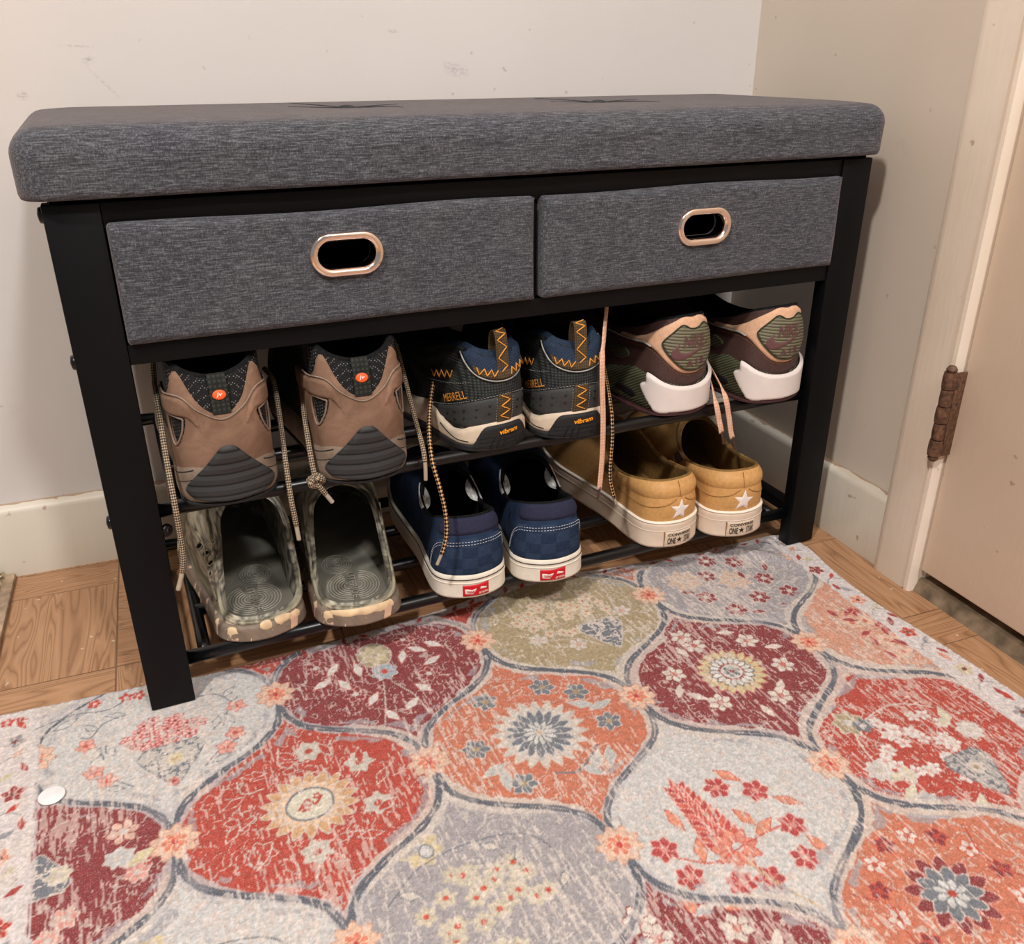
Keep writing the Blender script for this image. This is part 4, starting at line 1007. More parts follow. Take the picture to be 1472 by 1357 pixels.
# ------------------------------------------------------------------ marbled clogs
def clog(side, x, y, z, yaw, label, rsh=0.0):
    root = place('clog', label, 'marbled foam clogs', x, y, z, yaw)
    rim = [(0, .006, .0185), (.58, .0115, .0190), (.89, .026, .0215), (.97, .050, .031), (.95, .075, .050), (.91, .094, .072), (.80, .111, .089), (.47, .123, .100), (0, .127, .104)]
    b = Body(.282, .0410, rim, side, z1=.012, heel_bulge=.0015, lean=1.3, ball=1.25, fore=1.20, waist=1.06, nlev=5, bend=.003, rshift=rsh)
    b.shell('upper', M['camo'], root, .006)
    b.lining(root, M['camo_in'], M['camobed'], .0130, .0045)
    b.line('rim_bead', M['camo'], root, [(a, float(b.zrim(a)) - .002) for a in np.linspace(-.27, .27, 40)], .0022, .0004, 120)
    b.band('sole', M['camosole'], root, .0, [(-.34, .013), (-.1, .014), (-.05, .0155), (0, .0162), (.05, .0155), (.1, .014), (.34, .013)], .0030, bottom=True, edge=.3, flare=.0018, fl_h=.016)
    swirl = [[(-.030, .0150), (-.012, .0158), (.010, .0160), (.031, .0152), (.029, .0118), (.020, .0080), (.013, .0110), (.005, .0098), (-.003, .0118), (-.013, .0100), (-.026, .0122)]] if side > 0 else [[(-.006, .0152), (.003, .0158), (.004, .0105), (-.001, .0088), (-.0055, .0110)], [(.008, .0158), (.024, .0154), (.022, .0115), (.016, .0100), (.012, .0085), (.0105, .0110)], [(.030, .0140), (.036, .0130), (.034, .0075), (.028, .0090)]]
    for lp in swirl: b.patch('cream_swirl', M['swirl'], root, lp, .0005, (), 40, base=.0026 + .0006, sp=.0013)
    # ridges moulded into the footbed, with letters along the middle
    A = Acc(); zb = .0110
    def oval(cx, cy, ra, rb, a0, a1):
        th = np.linspace(a0, a1, 34); pts = [(cx + ra * math.cos(u), cy + rb * math.sin(u), zb - .0002) for u in th]; V, F, _ = tube_data(pts, .00075, 5); A.add(V, F)
    for k in range(7):
        r = .005 + .0030 * k
        for sg in (-1, 1):
            oval(sg * .0045, .056, r * .98, r * 1.2, PI / 2 - sg * PI * 1.02, PI / 2 - sg * PI * .06)
    for k in range(6): oval(-side * .012, .104, .003 + .0026 * k, .004 + .0032 * k, 0, 2 * PI)
    A.build('footbed_ridges', M['bedline'], root)
    V2, F2 = text_mesh('LITERIDE', 0, .01); V2 = (V2 - (V2.max(0) + V2.min(0)) / 2) / np.ptp(V2, axis=0) * (.050, .0075)
    mk('footbed_lettering', [(q, .056 - p, zb + .0006) for p, q in V2], F2, M['bedline'], root, False)
    # vents and moulded ribs on the side walls
    for sg in (-1, 1):
        for a, h, ra in ((.128, .046, .0036), (.146, .050, .0040), (.164, .050, .0040), (.140, .066, .0038), (.160, .068, .0038), (.116, .035, .0030)):
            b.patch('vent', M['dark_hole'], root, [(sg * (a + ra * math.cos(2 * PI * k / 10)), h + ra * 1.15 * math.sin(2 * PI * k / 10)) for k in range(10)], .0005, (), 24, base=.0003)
            b.line('vent_rim', M['camo'], root, [(sg * (a + ra * 1.2 * math.cos(2 * PI * k / 10)), h + ra * 1.4 * math.sin(2 * PI * k / 10)) for k in range(11)], .0011, .0004, 30)
        b.line('side_rib', M['camo'], root, [(sg * .075, .024), (sg * .11, .030), (sg * .14, .046), (sg * .165, .058), (sg * .19, .060)], .0016, .0003, 40)
    return root
c1 = clog(-1, .1165, .0085, .0472, 3.5, 'marbled camouflage foam clog at the left end of the lower rack', .014)
c2 = clog(1, .2065, -.0085, .0472, -7, 'marbled camouflage foam clog beside the blue slip-on shoes')

# ------------------------------------------------------------------ navy slip-ons
def navy_slipon(side, x, y, z, yaw, label):
    root = place('slip_on_shoe', label, 'navy slip-on shoes', x, y, z, yaw)
    rim = [(0, .010, .0890), (.50, .0135, .0888), (.78, .028, .0845), (.88, .052, .075), (.88, .080, .068), (.86, .102, .075), (.72, .117, .087), (.42, .126, .095), (0, .129, .098)]
    b = Body(.282, .0385, rim, side, z1=.026, heel_bulge=.002, lean=2.0, ball=1.20, fore=1.12, bend=.003)
    b.shell('upper', M['navy'], root, .018); b.lining(root, M['blackcloth'], M['blackcloth'], .030, .004)
    b.band('foxing', M['foxing'], root, 0, .0272, .0026, bottom=True, edge=.16, nv=14, flare=.0006)
    b.band('foxing_stripe', M['blackline'], root, .0205, .0224, .0032, nv=4, edge=.4)
    b.band('foxing_ridge', M['foxing'], root, .0150, .0192, .0034, nv=6, edge=.5)
    pan = sym([(0, .0680), (.020, .0677), (.036, .0660), (.045, .0620), (.053, .0520), (.060, .0380), (.064, .0250), (.03, .0245), (.01, .0245)])
    b.patch('heel_panel', M['navych'], root, pan, .0014, (), 80, sp=.0022)
    for dh in (.0032, .0062): b.stitch('stitching', M['whthread'], root, [(-.060 + dh * .6, .030), (-.052 + dh * .6, .0500), (-.0440 + dh * .5, .0615 - dh * .7), (-.035, .0660 - dh), (-.02, .0676 - dh), (0, .0680 - dh), (.02, .0676 - dh), (.035, .0660 - dh), (.0440 - dh * .5, .0615 - dh * .7), (.052 - dh * .6, .0500), (.060 - dh * .6, .030)], .0020, .0012, .00036, .0018, 120)
    col = sym([(0, .0895), (.020, .0893), (.034, .0868), (.0415, .0820), (.0425, .0725), (.036, .0708), (.018, .0715), (0, .0718)])
    b.patch('collar', M['navyc'], root, col, .0030, (), 60, edge=.005, sp=.002)
    for sg in (-1, 1):
        tt = sg * np.linspace(4.15, 5.75, 22); rp = b.S(tt, np.full(22, b.nr - 1.0)); V = []
        wd = np.sin(np.linspace(.12, PI - .12, 22)) ** .6
        for (x_, y_, z_), w_ in zip(rp, wd):
            for din, dz in ((-.0012, -.0045), (-.0010, .0004), (.0016, .0016), (.0060, .0006), (.0120, -.0050)): V.append((x_ - sg * din * (w_ if din > 0 else 1), y_, z_ + (dz * w_ if dz < 0 else dz)))
        F = [(i * 5 + k, i * 5 + k + 1, (i + 1) * 5 + k + 1, (i + 1) * 5 + k) for i in range(21) for k in range(4)]
        go = mk('elastic_gore', V, F, M['gore'], root, True, flip=(sg > 0))
        b.line('side_seam', M['blackline'], root, [(sg * .066, .028), (sg * .063, .042), (sg * .068, .056), (sg * .064, .068)], .0005, .0006, 30)
    lb = b.patch('heel_label', M['red'], root, [(-.0135, .0020), (.0135, .0020), (.0135, .0165), (.0, .0152), (-.0135, .0152)], .0010, base=.0034, sp=.0011)
    lb['label'] = 'red heel label with white marks'
    b.patch('label_mark', M['white_ink'], root, [(-.0122, .0118), (-.0110, .0052), (-.0030, .0042), (.0012, .0120), (-.0036, .0102)], .0004, base=.0043, sp=.0011)
    b.patch('label_mark', M['white_ink'], root, [(.0030, .0096), (.0042, .0130), (.0122, .0104), (.0100, .0088)], .0004, base=.0043, sp=.0011)
    b.text('lettering', 'VANS', M['red'], root, -.0058, .0080, .0074, .0034, -.1, .0052, 0, .02)
    b.text('lettering', 'OFF THE WALL', M['white_ink'], root, .0070, .0058, .0100, .0026, .1, .0049, 0, .02)
    return root
v1 = navy_slipon(-1, .3300, -.0090, .0470, -5, 'navy suede slip-on shoe with a black and orange lace dangling over it')
v2 = navy_slipon(1, .4175, -.0155, .0470, -10, 'navy suede slip-on shoe just left of the tan pair')

# ------------------------------------------------------------------ tan slip-ons
def tan_slipon(side, x, y, z, yaw, label):
    root = place('slip_on_shoe', label, 'tan leather slip-on shoes', x, y, z, yaw)
    rim = [(0, .0090, .0800), (.52, .0125, .0800), (.82, .027, .0780), (.92, .055, .0720), (.92, .082, .0700), (.88, .104, .078), (.73, .120, .091), (.44, .130, .101), (0, .133, .104)]
    b = Body(.282, .0385, rim, side, z1=.029, heel_bulge=.003, lean=2.1, ball=1.22, fore=1.12, bend=.003)
    b.shell('upper', M['camel'], root, .02); b.lining(root, M['camel_in'], M['camel_in'], .032, .004)
    b.band('foxing', M['foxcream'], root, 0, .0320, .0030, bottom=True, edge=.14, nv=14, flare=.0006)
    b.band('foxing_edge', M['foxhi'], root, .0296, .0322, .0034, nv=5, edge=.5)
    b.band('foxing_ridge', M['foxhi'], root, .0196, .0214, .0036, nv=5, edge=.5)
    cl = [(-.105, .0680), (-.08, .0690), (-.05, .0710), (-.03, .0732), (0, .0740), (.03, .0732), (.05, .0710), (.08, .0690), (.105, .0680)]
    b.band('padded_collar', M['camel'], root, [(a, h - .0125 + .05 * abs(a) ** 1.0 * .10) for a, h in cl], [(a, h + .0060) for a, h in cl], .0030, -.105, .105, 120, 14, .5)
    b.line('collar_seam', M['tanthread'], root, [(-.0015, .0622), (-.0015, .070), (-.0015, .0785)], .0005, .0031, 20)
    b.line('heel_seam', M['tanthread'], root, [(-.100, .050), (-.070, .049), (-.040, .0495), (-.018, .0535), (-.006, .0595)], .00045, .0004, 40)
    b.line('heel_seam', M['tanthread'], root, [(.100, .050), (.070, .049), (.040, .0495), (.018, .0535), (.006, .0595)], .00045, .0004, 40)
    so = b.patch('star', M['white_ink'], root, star_loop(.000, .0455, .0142, .12, .42), .0006, base=.0002, sp=.0012); so['label'] = 'white five-pointed star'
    A_ = [(-.0170, .0030), (.0170, .0030), (.0170, .0190), (-.0170, .0190)]
    lb = b.patch('heel_label', M['tagcream'], root, A_, .0008, base=.0034, sp=.0013); lb['label'] = 'cream rubber heel label with black print'
    b.line('label_edge', M['tanthread'], root, [(-.0180, .0010), (-.0180, .010), (-.0180, .0200)], .0006, .0036, 16)
    b.text('lettering', 'CONVERSE', M['ink'], root, .0, .0160, .0285, .0036, 0, .0050, 0, .02)
    b.text('lettering', 'ONE', M['ink'], root, -.0098, .0082, .0098, .0080, 0, .0050, 0, .015)
    b.text('lettering', 'STAR', M['ink'], root, .0098, .0082, .0098, .0080, 0, .0050, 0, .015)
    b.patch('label_star', M['ink'], root, star_loop(-.0003, .0080, .0042, 0, .40), .0003, base=.0043, sp=.0011)
    for sg in (-1, 1):
        g = [(sg * .116, .0700), (sg * .132, .0830), (sg * .147, .0920), (sg * .150, .077), (sg * .138, .062), (sg * .123, .058)]
        b.patch('elastic_gore', M['mauve'], root, g, .0012, (), 40)
        b.line('gore_seam', M['tanthread'], root, g + g[:1], .0006, .0010, 50)
        b.stitch('stitching', M['tanthread'], root, [(sg * .088, .040), (sg * .094, .055), (sg * .096, .068)], .0018, .0014, .0003, .0004)
    return root
t1 = tan_slipon(-1, .5860, -.0050, .0470, 3, 'tan leather slip-on shoe with a white heel star, beside the navy pair')
t2 = tan_slipon(1, .6665, -.0170, .0470, -6, 'tan leather slip-on shoe at the right end of the lower rack, white heel star')

# ------------------------------------------------------------------ rug: faded ogee-medallion print
class Print:
    """colour pattern of the rug, kept per vertex"""
    def __init__(s, X, Y):
        s.X0, s.Y0 = X, Y; ny, nx = X.shape; s.nx, s.ny = nx, ny
        s.X = X + .0016 * (s.fbm(.016, .016) - .5) + .0008 * (s.fbm(.005, .005) - .5); s.Y = Y + .0016 * (s.fbm(.016, .016) - .5) + .0008 * (s.fbm(.005, .005) - .5)
        s.C = np.zeros((ny, nx, 3)); s.x0, s.y0 = X[0, 0], Y[0, 0]; s.dx = (X[0, -1] - X[0, 0]) / (nx - 1)
    def noise(s, lx, ly):
        W_, H_ = 1.0, .72; gx, gy = int(W_ / lx) + 3, int(H_ / ly) + 3; g = RNG.random((gy, gx))
        u = (s.X0 + .16) / lx; v = (s.Y0 + .60) / ly; u = np.clip(u, 0, gx - 2.001); v = np.clip(v, 0, gy - 2.001)
        i, j = u.astype(int), v.astype(int); a, b = u - i, v - j; a = a * a * (3 - 2 * a); b = b * b * (3 - 2 * b)
        return (g[j, i] * (1 - a) + g[j, i + 1] * a) * (1 - b) + (g[j + 1, i] * (1 - a) + g[j + 1, i + 1] * a) * b
    def fbm(s, lx, ly, n=3): return sum(s.noise(lx / 2 ** k, ly / 2 ** k) * .5 ** k for k in range(n)) / sum(.5 ** k for k in range(n))
    def win(s, cx, cy, r):
        m = np.abs(s.xs - cx) < r + .004; i = np.where(m)[0]
        n = np.where(np.abs(s.ys - cy) < r + .012)[0]
        if len(i) == 0 or len(n) == 0: return None
        return (slice(n[0], n[-1] + 1), slice(i[0], i[-1] + 1))
    def put(s, sl, m, col, al=1.0):
        m = np.clip(m, 0, 1)[..., None] * al; s.C[sl] = s.C[sl] * (1 - m) + np.asarray(col, float) * m
    def blob(s, cx, cy, a, b, ang, col, al=1.0, point=0.0, line=None, lw=.0011):
        sl = s.win(cx, cy, max(a, b) * 1.25 + .002)
        if sl is None: return
        x, y = s.X[sl] - cx, s.Y[sl] - cy; c, q = math.cos(ang), math.sin(ang); u, v = (x * c + y * q) / a, (-x * q + y * c) / b
        if point: v = v / np.clip(1 - point * np.abs(u), .08, 1)
        d = (np.sqrt(u * u + v * v) - 1) * min(a, b)
        if line is not None: s.put(sl, .5 - (d - lw) / .0009, line, al)
        s.put(sl, .5 - d / .0009, col, al)
    def ring(s, cx, cy, rx, ry, w, col, al=1.0):
        sl = s.win(cx, cy, max(rx, ry) + w)
        if sl is None: return
        u = np.sqrt(((s.X[sl] - cx) / rx) ** 2 + ((s.Y[sl] - cy) / ry) ** 2); s.put(sl, .5 - (np.abs(u - 1) * min(rx, ry) - w / 2) / .0008, col, al)
    def petals(s, cx, cy, r0, r1, n, wd, col, line=None, rot=0, k=1.0, al=1.0):
        for i in range(n):
            t = rot + 2 * PI * i / n; r = (r0 + r1) / 2; s.blob(cx + r * math.cos(t), cy + r * k * math.sin(t), (r1 - r0) / 2, wd, math.atan2(k * math.sin(t), math.cos(t)), col, al, .35, line)
    def floret(s, cx, cy, r, col, ctr=None, n=5, line=None, rot=None):
        rot = RNG.random() * 6 if rot is None else rot
        s.petals(cx, cy, r * .15, r, n, r * .34, col, line, rot)
        if ctr is not None: s.blob(cx, cy, r * .28, r * .28, 0, ctr)
    def path(s, pts, w, col, al=1.0):
        P = crspline(pts, 14 * len(pts)); c = P.mean(0); r = np.max(np.abs(P - c)); sl = s.win(c[0], c[1], r + w)
        if sl is None: return
        x, y = s.X[sl], s.Y[sl]; d = np.full(x.shape, 9.0)
        for a, b in zip(P[:-1:2], P[2::2]):
            ab = b - a; L2 = ab @ ab + 1e-12; t = np.clip(((x - a[0]) * ab[0] + (y - a[1]) * ab[1]) / L2, 0, 1); d = np.minimum(d, np.hypot(x - a[0] - t * ab[0], y - a[1] - t * ab[1]))
        s.put(sl, .5 - (d - w / 2) / .0008, col, al)
    def leaf(s, cx, cy, l, ang, col, line=None): s.blob(cx, cy, l, l * .42, ang, col, 1, .55, line)
    def cone(s, cx, cy, w, h, col, vein, flip=1):
        """shield of small cells, broad side up when flip = 1"""
        sl = s.win(cx, cy, max(w, h)); 
        if sl is None: return
        x, y = s.X[sl] - cx, (s.Y[sl] - cy) * flip; t = np.clip((y + h) / (2 * h), 0, 1); hw = w * t ** .8 * (1 - .35 * np.clip((t - .8) / .2, 0, 1)); d = np.abs(x) - hw; d = np.maximum(d, np.abs(y) - h)
        m = .5 - d / .0012; n = np.abs(s.nz2[sl] - .5) < .05; n |= np.abs(s.nz3[sl] - .5) < .05
        s.put(sl, .5 - (d - .0014) / .001, vein); s.put(sl, m, col); s.put(sl, m * n, vein)
def build_rug():
    x0, x1, y0, y1 = -.143, .772, -.565, .045; st = .00125
    nx, ny = int((x1 - x0) / st) + 1, int((y1 - y0) / st) + 1
    xs = np.linspace(x0, x1, nx); edge = np.interp(xs, [-.143, -.131, -.04, 0, .05, .126, .248, .369, .44, .513, .60, .652, .70, .752, .772], [.056, .055, .047, .0435, .036, .0355, .0415, .052, .053, .047, .038, .032, .031, .030, .020])
    sy = np.linspace(0, 1, ny); Y = y0 + (edge[None, :] - y0) * sy[:, None]; X = np.repeat(xs[None, :], ny, 0)
    X = X + np.clip((X - .60) / .17, 0, 1) * (.010 * np.exp(-((Y + .0) / .05) ** 2) - .006 * np.exp(-((Y + .14) / .07) ** 2))
    p = Print(X, Y); p.xs = xs; p.ys = y0 + (.046 - y0) * sy
    cream, white, pale = (206, 196, 188), (200, 199, 198), (196, 190, 190)
    dred, red, orange, lor, beige, lilac, slate, ink = (134, 54, 58), (178, 70, 58), (196, 116, 90), (206, 150, 126), (168, 152, 120), (162, 157, 160), (112, 117, 126), (88, 92, 100)
    pink, tan = (222, 172, 152), (206, 164, 124)
    p.nz2 = p.fbm(.010, .010, 2); p.nz3 = p.fbm(.0075, .0075, 2); n_soft = p.fbm(.022, .030, 3); n_fine = p.noise(.0022, .0022)
    HW, HH = .10675, .148; A0 = .005
    rows = {1: (.118, .1117, [red, red, orange, red, red]), 0: (-.030, .005, [white, dred, beige, lilac, beige]), -1: (-.178, -.1018, [dred, red, orange, dred, lor]), -2: (-.326, .005, [white, lilac, white, red, orange]), -3: (-.474, -.1018, [orange, white, dred, orange, lilac]), -4: (-.622, .005, [red, lilac, orange, white, red])}
    meds = []; ed = np.full(X.shape, -1.0); lab = np.zeros(X.shape, int); p.C[:] = cream
    for k, (cy, cx0, cols) in rows.items():
        cs = [(cx0 + .2135 * j + (-.2135 if k == 1 else 0), c) for j, c in enumerate(cols)] if k != 1 else [(.1117 + .2135 * j, c) for j, c in enumerate(cols)]
        for cx, c in cs:
            meds.append((cx, cy, c, k)); yy = np.clip(np.abs(p.Y - cy) / HH, 0, 1); cq = np.cos(PI * yy); w_ = .5 + .5 * np.tanh(1.5 * cq) / math.tanh(1.5); g = .75 * PI * np.sin(PI * yy) / math.tanh(1.5) * (1 - np.tanh(1.5 * cq) ** 2) * HW / HH
            d = (w_ * HW - np.abs(p.X - cx)) / np.sqrt(1 + g * g); m = (d > 0) & (np.abs(p.Y - cy) < HH)
            ed[m] = d[m]; p.C[m] = c; lab[m] = len(meds)
    # soft tone drift, fine outline squiggles in the field
    body = np.clip((ed - .0050) / .001, 0, 1)
    sq = (np.abs(p.nz2 - .5) < .017) | (np.abs(p.fbm(.014, .014, 2) - .52) < .015)
    m3 = (body * sq * (n_soft > .41))[..., None]
    for i, (cx, cy, c, k) in enumerate(meds):
        s_ = lab == i + 1; cc = np.array(cream if c not in (white, lilac) else (pink if c is white else cream), float); f = .72 if c is not white else .35
        p.C[s_] = p.C[s_] * (1 - m3[s_] * f) + cc * m3[s_] * f
    # ---- motifs, medallion by medallion
    F = p.floret
    def white_bouquet(cx, cy):
        for i in range(34):
            t = RNG.random() * 2 * PI; r = math.sqrt(RNG.random()); F(cx + .036 * r * math.cos(t), cy + .012 + .020 * r * math.sin(t), .0055, (226, 178, 172), dred, 5, (186, 74, 74))
        p.cone(cx + .004, cy - .036, .034, .026, (190, 186, 180), slate, 1); F(cx + .006, cy - .030, .008, (206, 190, 150), (190, 160, 90), 6, cream); F(cx + .002, cy - .058, .006, (214, 130, 120), dred, 5)
        for sg in (-1, 1):
            p.path([(cx + sg * .030, cy + .050), (cx + sg * .050, cy + .046), (cx + sg * .062, cy + .030), (cx + sg * .070, cy + .034)], .0013, slate)
            p.path([(cx + sg * .052, cy - .004), (cx + sg * .056, cy + .012), (cx + sg * .064, cy + .026)], .0013, slate)
            p.path([(cx + sg * .030, cy - .050), (cx + sg * .044, cy - .036), (cx + sg * .062, cy - .026)], .0013, slate)
            for dx, dy in ((.066, .020), (.060, -.018), (.050, -.034)): F(cx + sg * dx, cy + dy, .0085, (222, 164, 150), (190, 90, 80), 5, (200, 120, 108))
            for dx, dy, an in ((.046, .004, 1.2), (.058, .004, 2.0), (.040, .054, .2), (.062, .044, .8), (.044, -.046, .4)): p.leaf(cx + sg * dx, cy + dy, .0075, an * sg, white, slate)
    def red_vase(cx, cy):
        p.blob(cx, cy + .036, .017, .020, 0, beige, 1, 0, cream); p.petals(cx, cy + .036, .004, .016, 7, .004, (200, 186, 150), cream)
        F(cx + .002, cy + .006, .013, (160, 172, 184), (198, 70, 64), 8, cream)
        for dx, dy, an in ((-.045, .030, .8), (-.040, .002, 2), (.044, .028, -.7), (.052, .004, .4), (-.022, .020, 1.6), (.026, .022, 1.2), (-.020, -.030, .9), (.030, -.034, 2.2), (.012, -.052, .7), (-.010, -.060, 2), (-.060, .012, .5), (.062, .030, 2.4)): p.leaf(cx + dx, cy + dy, .0105, an, (218, 212, 208), (196, 110, 106))
        for dx, dy in ((-.060, .040), (.036, .050), (-.034, -.016), (.042, -.016)): F(cx + dx, cy + dy, .011, dred, cream, 6, (220, 168, 160))
        p.path([(cx - .022, cy - .075), (cx - .012, cy - .045), (cx - .004, cy - .010)], .0013, cream); p.path([(cx + .022, cy - .070), (cx + .018, cy - .040), (cx + .004, cy - .010)], .0013, cream)
    def red_sun(cx, cy):
        p.petals(cx, cy, .018, .039, 18, .0048, tan, cream, 0, .92); p.petals(cx, cy, .016, .027, 18, .0034, (226, 190, 160), cream, .17, .92)
        p.blob(cx, cy, .0205, .0185, 0, slate); p.blob(cx, cy, .0185, .0165, 0, (214, 208, 190)); p.path([(cx - .010, cy - .004), (cx - .002, cy + .005), (cx + .004, cy - .002), (cx + .011, cy + .005)], .0022, red); F(cx - .004, cy - .003, .005, red, cream); F(cx + .007, cy + .006, .004, red, cream)
        for dx, dy in ((-.006, -.052), (.052, -.022), (-.056, .004), (-.046, -.036), (.050, .030), (.012, .062)): F(cx + dx, cy + dy, .012, (196, 188, 178) if dx > -.02 else red, red, 6, cream)
        for q in range(9):
            a = 2 * PI * q / 9 + .3; r = .060 if abs(math.cos(a)) > .5 else .058; p.path([(cx + .045 * math.cos(a), cy + .048 * math.sin(a)), (cx + r * math.cos(a + .14), cy + r * math.sin(a + .14)), (cx + .072 * math.cos(a + .05) * .95, cy + .078 * math.sin(a + .05))], .0013, cream)
        for q in range(12):
            a = 2 * PI * q / 12 + .1; p.leaf(cx + .064 * math.cos(a), cy + .064 * math.sin(a), .009, a + .8, red, cream)
    def orange_sun(cx, cy):
        p.petals(cx, cy, .020, .043, 20, .0050, cream, (206, 186, 172)); p.petals(cx, cy, .008, .031, 18, .0042, slate, (196, 196, 194), .12); p.petals(cx, cy, .002, .016, 12, .0030, (206, 204, 200), slate, .3); F(cx, cy, .006, cream, tan)
        for dx, dy in ((-.062, .004), (-.030, .060), (.058, .038), (.066, -.012), (-.040, -.050), (.030, .058)): F(cx + dx, cy + dy, .0125, slate, (170, 150, 120), 6, cream)
        for dx, dy, an in ((-.056, -.026, .3), (-.052, -.040, 1.4), (.070, .012, .2), (.054, .020, 2.6), (.030, -.052, .9), (.022, -.060, 2.2), (.044, -.052, 1.2)): p.leaf(cx + dx, cy + dy, .0115, an, (186, 186, 184), cream)
        p.path([(cx - .010, cy - .050), (cx + .010, cy - .056), (cx + .030, cy - .044), (cx + .040, cy - .036)], .0020, slate)
    def beige_field(cx, cy):
        for i in range(46):
            t = RNG.random() * 2 * PI; r = math.sqrt(RNG.random()); F(cx - .004 + .058 * r * math.cos(t), cy + .010 + .036 * r * math.sin(t), .0062, (206, 186, 152), (196, 130, 110), 5, cream)
        p.cone(cx + .022, cy - .040, .030, .026, slate, cream, 1)
        for dx, dy in ((-.052, -.020), (-.016, -.044), (.058, -.008)): F(cx + dx, cy + dy, .011, cream, (206, 160, 150), 6, beige)
        p.path([(cx - .07, cy - .004), (cx - .04, cy - .026), (cx - .01, cy - .036), (cx + .01, cy - .060)], .0012, cream)
    def lilac_field(cx, cy, dark=True):
        for dx, dy in ((-.046, -.006), (-.020, .032), (.030, .044), (-.030, -.040), (.040, .000), (.010, -.030), (.050, -.034), (.000, .060)): F(cx + dx, cy + dy, .0125, dred if dark else (206, 190, 160), cream, 6, (214, 196, 190))
        for dx, dy in ((.006, .012), (-.050, .034)): p.petals(cx + dx, cy + dy, .004, .022, 8, .005, (206, 178, 160), cream)
        for dx, dy in ((.020, .018), (-.010, -.054), (.030, -.056), (.058, .020), (-.060, .012)): p.leaf(cx + dx, cy + dy, .0085, RNG.random() * 3, dred if dark else cream, cream)
        p.path([(cx - .06, cy + .02), (cx - .03, cy + .012), (cx, cy - .012), (cx + .03, cy - .020), (cx + .06, cy - .01)], .0012, cream)
    def gray_many(cx, cy):
        F(cx - .032, cy + .050, .018, (206, 190, 152), (200, 200, 200), 7, cream); p.blob(cx - .028, cy + .046, .005, .006, 0, white, 1, 0, slate)
        p.path([(cx - .070, cy + .010), (cx - .036, cy + .034), (cx + .010, cy + .040), (cx + .050, cy + .030), (cx + .066, cy + .0)], .0012, slate)
        for i in range(26):
            t = RNG.random() * 2 * PI; r = math.sqrt(RNG.random()); F(cx + .052 * r * math.cos(t), cy - .020 + .040 * r * math.sin(t), .0085, (204, 194, 172), (198, 84, 66), 6, (186, 178, 168))
        for dx, dy in ((.020, .030), (.036, .012), (-.052, .012), (.060, -.020)): p.leaf(cx + dx, cy + dy, .008, RNG.random() * 3, cream, slate)
    def red_daisy(cx, cy):
        p.petals(cx, cy, .018, .035, 20, .0046, (206, 190, 146), (196, 120, 110)); p.petals(cx, cy, .0125, .0225, 18, .0032, (220, 218, 214), ink); p.ring(cx, cy, .0125, .0125, .0014, red); p.blob(cx, cy, .0110, .0110, 0, (206, 206, 204))
        for q in range(6): p.blob(cx + .0062 * math.cos(q * 1.047), cy + .0062 * math.sin(q * 1.047), .0034, .0026, q, slate)
        p.blob(cx, cy, .0026, .0026, 0, dred)
        for dx, dy in ((-.056, .020), (-.010, .052), (.046, .036), (.054, -.012), (-.040, -.034), (.020, -.050), (-.014, .070)): F(cx + dx, cy + dy, .0125, (216, 206, 196), (190, 110, 100), 6, dred)
        for dx, dy in ((-.066, -.004), (-.054, -.018), (.034, .058), (.066, .016), (.030, -.038), (-.006, -.062), (-.028, .048)): p.leaf(cx + dx, cy + dy, .0105, RNG.random() * 3, (218, 204, 196), None)
    def red_tree(cx, cy):
        for q in range(11):
            y = cy + .058 - q * .0062; w_ = .006 + .0012 * q
            for sg in (-1, 1): p.leaf(cx - .012 + .0006 * q + sg * w_ * .7, y - .004, .0075, PI / 2 - sg * .7, (200, 96, 84) if q % 2 else (178, 66, 64), (226, 180, 168))
            p.leaf(cx - .012 + .0006 * q, y, .008, PI / 2, (196, 84, 76), (226, 176, 164))
        p.petals(cx - .004, cy - .016, .004, .019, 9, .005, (214, 140, 122), (196, 90, 78)); p.blob(cx - .002, cy - .016, .0045, .0045, 0, white)
        for dx, dy in ((-.056, .006), (.048, .026), (.020, .042), (-.052, -.024), (.052, -.016), (.002, -.050), (.040, -.046), (-.020, -.044)): F(cx + dx, cy + dy, .0118, (176, 64, 66), (206, 140, 130), 6, (222, 176, 166))
        for dx, dy, an in ((-.030, -.006, 1.2), (.022, .006, 2), (.030, -.008, .4), (-.032, .028, 1.7), (.036, .050, 2.2), (.066, .006, 2.4), (-.066, -.046, 1.8), (-.040, -.056, 2.4), (.058, -.040, 1.8)): p.leaf(cx + dx, cy + dy, .0105, an, (218, 142, 116), (196, 96, 78))
        p.path([(cx - .05, cy - .006), (cx - .028, cy - .020), (cx - .006, cy - .018), (cx + .02, cy - .014), (cx + .05, cy - .012)], .0014, (196, 84, 70)); p.path([(cx - .004, cy - .03), (cx + .006, cy - .06), (cx + .02, cy - .09), (cx + .012, cy - .12)], .0018, (190, 164, 120))
    def dark_leaves(cx, cy):
        p.cone(cx - .012, cy + .006, .026, .022, slate, cream, -1)
        for i in range(16): F(cx + RNG.uniform(-.06, .06), cy + RNG.uniform(-.07, .05), .0095, [(214, 150, 140), (206, 196, 176), red, (190, 190, 192)][i % 4], cream, 6, cream)
        F(cx + .048, cy + .026, .013, (214, 176, 160), cream, 6, dred); p.leaf(cx + .060, cy - .006, .012, .5, (208, 196, 160), cream)
